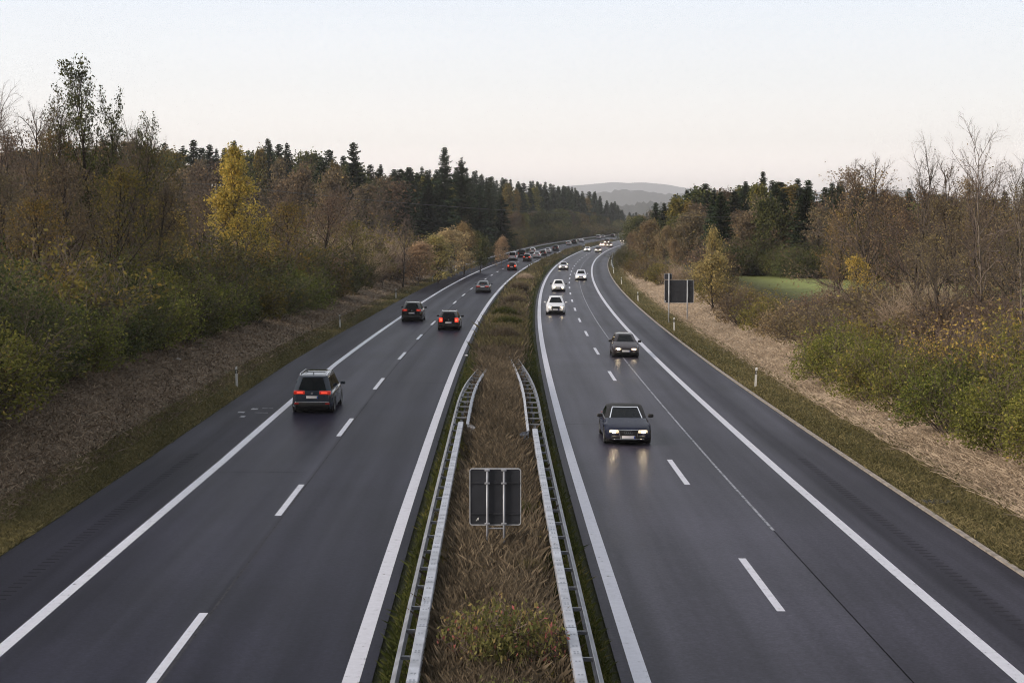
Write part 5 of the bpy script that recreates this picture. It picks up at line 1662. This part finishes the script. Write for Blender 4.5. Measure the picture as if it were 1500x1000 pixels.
# left, far side of the field: front of bare trees, conifers on the skyline behind
for px in range(-60, 560, 34):
    Y = 300 + r2.uniform(-14, 14)
    wood_tree(at_px(px + r2.uniform(-10, 10), Y), Y, BA * 3 + BR, SKY_L, (.76, .93), 'in the front of the wood beyond the left field', WL)
for px in range(-50, 600, 28):
    Y = 335 + r2.uniform(-12, 12)
    wood_tree(at_px(px + r2.uniform(-10, 10), Y), Y, BA * 2 + BR + OL[:1] + PI_, SKY_L, (.86, 1.0), 'in the middle of the wood beyond the left field', WL)
for px in range(-50, 640, 10):
    Y = 375 + r2.uniform(-14, 14)
    wood_tree(at_px(px + r2.uniform(-6, 6), Y), Y, SP * 2 + PI_ + OL + BA, SKY_L, (.90, 1.02), 'on the skyline of the wood beyond the left field', WL)
# the wood closing in on the road
for px in range(590, 735, 18):
    Y = 320 + (px - 560) * .5 + r2.uniform(-10, 10)
    wood_tree(at_px(px + r2.uniform(-5, 5), Y), Y, SP + SP + OL + BA, SKY_L, (.72, .96), 'above the orange thicket on the left', WL)
for Y in list(np.arange(380, 900, 13.0)) + list(np.arange(905, 1300, 20.0)):
    for d, low, kinds in ((9, (.42, .58), OL + BR + OL), (17, (.78, 1.0), SP * 2 + OL[1:]), (27, (.92, 1.05), SP)):
        YY = Y + r2.uniform(-5, 5)
        wood_tree(xc(YY) + LE - d - r2.uniform(-2, 2), YY, kinds, SKY_L, low, {9: 'in the low front row along the far left verge', 17: 'in the tall row along the far left verge', 27: 'on the skyline above the far left verge'}[d], WL)
# two tall skyline conifers
for px, Y, ytop, pr, lab, w_ in ((519, 330, 210, 'spruce_c', 'very tall broad spruce breaking the skyline right of the yellow tree', .95), (652, 345, 217, 'spruce_c', 'tallest spruce on the left skyline, ragged layered top', .85), (676, 352, 232, 'pine_a', 'ragged tall conifer right of the tallest spruce', .9)):
    x = at_px(px, Y); plant(pr, 'spruce_tree', x, Y, top_h(px, ytop, Y), lab, 'spruce', WL, w_)
# right wood: dark edge of the field, conifers rising behind
for px in range(985, 1560, 22):
    Y = 212 + (1250 - px) * .10 + r2.uniform(-7, 7)
    if px < 1040: Y += 50
    wood_tree(at_px(px + r2.uniform(-8, 8), Y), Y, BA * 2 + BR + OL[:1] + SP[:1], SKY_R, (.70, .92), 'in the front of the dark wood behind the right field', WR)
for px in range(990, 1560, 20):
    Y = 236 + (1250 - px) * .12 + r2.uniform(-8, 8)
    if px < 1040: Y += 40
    wood_tree(at_px(px + r2.uniform(-8, 8), Y), Y, BA + SP * 2 + OL, SKY_R, (.8, 1.0), 'in the middle of the dark wood behind the right field', WR)
for px in range(965, 1560, 10):
    Y = 285 + (1250 - px) * .18 + r2.uniform(-10, 10)
    wood_tree(at_px(px + r2.uniform(-5, 5), Y), Y, SP * 2 + OL + BA, SKY_R, (.90, 1.02), 'on the skyline of the right wood', WR)
for px in range(925, 1010, 11):
    Y = 470 + r2.uniform(-30, 30)
    wood_tree(at_px(px + r2.uniform(-4, 4), Y), Y, BA + BR + OL[:1], SKY_R, (.8, .98), 'at the far end of the road, right of the carriageways', WR)
x = at_px(1116, 330); plant('spruce_c', 'spruce_tree', x, 330, top_h(1116, 252, 330), 'spruce standing highest on the right skyline', 'spruce', WR, .8)
for i, px in enumerate(range(1060, 1540, 15)):
    Y = 206 + (1250 - px) * .09 + r2.uniform(-4, 4)
    plant(r2.choice(['shrub_dark', 'shrub_dark_b', 'shrub_brown']), 'shrub', at_px(px, Y), Y, r2.uniform(2.6, 4.6), 'dark undergrowth shrub at the edge of the wood behind the right field', 'shrub', WR, 1.4)
for Y in list(np.arange(345, 880, 8.5)) + list(np.arange(885, 1250, 16)):
    YY = Y + r2.uniform(-2, 2)
    plant(r2.choice(['shrub_dark', 'shrub_dark_b', 'shrub_olive']), 'shrub', xc(YY) + LE - r2.uniform(4.2, 6), YY, r2.uniform(3.6, 5.6), 'dark green shrub in the hedge along the far left guard rail', 'shrub', WL, 1.35)
# ------------------------------------------------------------------ grass and litter, nobody could count it
def blades(name, n, fn, mat, h, w, lean=.35, hv=.4, parent=None):
    """fn(rng, n) -> offsets, Y; thin three-cornered blades"""
    rng = np.random.default_rng(abs(hash(name)) % 1000 if False else len(name) * 17 + n % 97)
    off, Y = fn(rng, n)
    base = np.array([tuple(G(o, y)) for o, y in zip(off, Y)])
    n = len(base)
    hh = h * (1 + hv * rng.uniform(-1, 1, n))
    if callable(w): ww = w(Y)
    else: ww = np.full(n, w)
    az = rng.uniform(0, 6.283, n)
    side = np.stack([np.cos(az), np.sin(az), np.zeros(n)], 1) * ww[:, None]
    az2 = rng.uniform(0, 6.283, n)
    ln = (np.abs(rng.normal(size=n)) * lean * hh)
    tip = base + np.stack([np.cos(az2) * ln, np.sin(az2) * ln, hh], 1)
    mid = base + np.stack([np.cos(az2) * ln * .3, np.sin(az2) * ln * .3, hh * .55], 1)
    V = np.stack([base - side, base + side, mid + side * .7, tip], 1)
    tint = np.clip(rng.beta(2, 2.3, n) + .22 * np.sin(off * 1.9 + Y * .35) * np.sin(Y * .21 + off), 0, 1)
    me = cards_mesh(name, V, [MAT[mat]], tint)
    o = bpy.data.objects.new(name, me); link(o, parent)
    o['kind'] = 'stuff'
    return o

def near_y(rng, n, y0, y1, p=1.0):
    u = rng.uniform(0, 1, n)
    return 1.0 / (1 / y0 + (1 / y1 - 1 / y0) * u)
def med_dry(rng, n):
    Y = near_y(rng, n, 21, 200)
    o = rng.normal(0.10, .60, n)
    k = (np.abs(o - .1) < np.where(Y < 100, 1.25, 2.0)) & ~((np.abs(o - .2) < 1.0) & (Y > 28.8) & (Y < 32.2) & (rng.uniform(0, 1, n) < .75))
    k &= ~((np.abs(o - .1) < .55) & (Y > 37.5) & (Y < 42.6) & (rng.uniform(0, 1, n) < .8))
    k &= (np.sin(o * 2.1 + Y * .22) * np.sin(Y * .13 + 1.2 + o) > rng.uniform(-1.4, .35, n))
    return o[k], Y[k]
blades('dry_grass', 290000, med_dry, 'grass_dry', .44, lambda Y: .0013 + Y * .00006, .45, .65)
def med_green(rng, n):
    Y = near_y(rng, n, 21, 400)
    o = rng.uniform(LI + .2, RI - .2, n)
    keep = rng.uniform(0, 1, n) < np.where(Y < 100, np.where(np.abs(o - .1) > 1.2, 1, np.clip(.5 + .8 * np.sin(o * 1.9 + Y * .3) * np.sin(Y * .17), .1, 1)), .9)
    return o[keep], Y[keep]
blades('grass', 190000, med_green, 'grass_green', .14, lambda Y: .0035 + Y * .0001, .7, .6)
def weeds(rng, n):
    Y = near_y(rng, n, 22, 110)
    o = rng.uniform(-1.2, 1.4, n)
    k = np.sin(o * 3.1 + Y * .8) * np.sin(Y * .45 + o * 1.3) > .35
    o, Y = o[k], Y[k]
    n = len(o)
    c = np.array([tuple(G(a, b, .03)) for a, b in zip(o, Y)]); c[:, 2] += rng.uniform(0, .42, n)
    V = leaf_cards(rng, c, .035)
    me = cards_mesh('weeds', V, [MAT['leaves_olive']], np.clip(rng.beta(2, 2.4, n), 0, 1))
    ob = bpy.data.objects.new('weeds', me); link(ob); ob['kind'] = 'stuff'
weeds(np.random.default_rng(8), 60000)
def med_far(rng, n):
    Y = near_y(rng, n, 110, 700)
    o = rng.normal(0.0, .75, n)
    k = (np.abs(o) < 1.9) & (np.sin(o * 1.4 + Y * .11) + np.sin(Y * .05 + 2) > rng.uniform(-1.6, 1.2, n))
    return o[k], Y[k]
blades('dry_grass', 26000, med_far, 'grass_dry', .50, lambda Y: .006 + Y * .00022, .35, .6)
blades('weeds', 34000, med_far, 'grass_olive', .55, lambda Y: .006 + Y * .00022, .4, .6)
def slope_r(rng, n):
    Y = near_y(rng, n, 34, 260)
    d = rng.uniform(2.2, 8.6, n)
    return RE + d, Y
blades('dry_grass', 170000, slope_r, 'grass_tan', .13, lambda Y: .0026 + Y * .00009, 1.5, .6)
def verge_r(rng, n):
    Y = near_y(rng, n, 34, 330)
    d = rng.uniform(.22, 2.6, n) ** 1.0
    return RE + d, Y
blades('grass', 70000, verge_r, 'grass_olive', .11, lambda Y: .005 + Y * .00014, .9, .5)
def verge_l(rng, n):
    Y = near_y(rng, n, 36, 330)
    d = rng.uniform(.05, 2.2, n)
    return LE - d, Y
blades('grass', 70000, verge_l, 'grass_olive', .10, lambda Y: .005 + Y * .00014, .9, .5)
def slope_l(rng, n):
    Y = near_y(rng, n, 38, 260)
    return LE - rng.uniform(1.3, 9.0, n), Y
def litter(name, n, fn, mat, size):
    rng = np.random.default_rng(5)
    off, Y = fn(rng, n)
    c = np.array([tuple(G(o, y, .02)) for o, y in zip(off, Y)])
    V = leaf_cards(rng, c, 1.0)
    V = c[:, None, :] + (V - c[:, None, :]) * np.array([1, 1, .3]) * (size(Y))[:, None, None]
    me = cards_mesh(name, V, [MAT[mat]], np.clip(rng.beta(1.6, 2.4, n), 0, 1))
    o = bpy.data.objects.new(name, me); link(o); o['kind'] = 'stuff'
litter('fallen_leaves', 55000, slope_l, 'litter', lambda Y: .035 + Y * .0007)
blades('dry_grass', 26000, slope_l, 'litter', .14, lambda Y: .007 + Y * .00025, 1.3, .6)

# plants in the median
plant('shrub_red', 'shrub', xc(31) + .15, 31, 1.3, 'low red and green shrub in the median at the bottom of the photo', 'shrub', None, .72)
plant('shrub_red', 'shrub', xc(26.5) + .3, 26.8, .9, 'green shrub with few red leaves cut by the bottom edge, in the median', 'shrub', None, 1.0)
def clump(off, Y, h, w, label, mat='grass_dry', n=1500):
    rng = np.random.default_rng(int(Y * 3))
    root = empty('grass_clump', G(off, Y), 0, label, 'grass clump')
    def mk(n, mt, hh, nm):
        r_ = np.sqrt(rng.uniform(0, 1, n)) * w * .5; az = rng.uniform(0, 6.283, n)
        base = np.stack([np.cos(az) * r_ * .6, np.sin(az) * r_ * .6, np.zeros(n) - .05], 1)
        tip = np.stack([np.cos(az) * r_ * 1.25, np.sin(az) * r_ * 1.25, hh * (1 - .35 * (r_ / (w * .5)) ** 2) * rng.uniform(.7, 1.1, n)], 1) + rng.normal(size=(n, 3)) * .05
        a2 = rng.uniform(0, 6.283, n)
        s = np.stack([np.cos(a2), np.sin(a2), np.zeros(n)], 1) * (.012 + Y * .0001)
        V = np.stack([base - s, base + s, base * .45 + tip * .55 + s, tip], 1)
        me = cards_mesh('grass_clump_' + nm, V, [MAT[mt]], np.clip(rng.beta(2, 2, n), 0, 1))
        link(bpy.data.objects.new(nm, me), root)
    mk(n, mat, h, 'foliage')
    mk(n // 3, 'grass_dry', h * .55, 'stem')
clump(.10, 118, 1.35, 1.9, 'tall brown grass clump in the median where the guard rails end', 'grass_dry', 2600)
clump(.25, 134, 1.2, 2.2, 'green bushy grass clump behind the tall brown one in the median', 'grass_green', 2600)
clump(-.25, 148, 1.3, 2.0, 'olive grass clump in the median left of the white off-roader', 'grass_green', 2200)
clump(.3, 172, 1.3, 2.0, 'pale brown grass clump in the median level with the white hatchback', 'grass_dry', 1800)
clump(.2, 205, 1.4, 2.2, 'pale tan grass clump in the median level with the silver estate', 'grass_dry', 1800)
clump(.1, 240, 1.4, 2.2, 'tan grass clump farthest up the median', 'grass_tan', 1600)
clump(-.55, 36, .62, .9, 'low dry grass clump beside the left guard rail below the square sign', 'grass_dry', 1500)
clump(.85, 39, .6, .8, 'olive grass clump beside the right guard rail below the square sign', 'grass_olive', 1300)
clump(.75, 47, .65, .9, 'olive green grass clump just behind the square sign', 'grass_green', 1300)
clump(-.75, 54, .6, .9, 'pale dry grass clump in the median left behind the square sign', 'grass_tan', 900)
clump(.3, 62, .6, 1.0, 'brown grass clump in the median between the ends of the box rails', 'grass_dry', 1300)
clump(-.9, 33, .5, .7, 'green weedy clump against the left guard rail near the red shrub', 'grass_green', 1200)
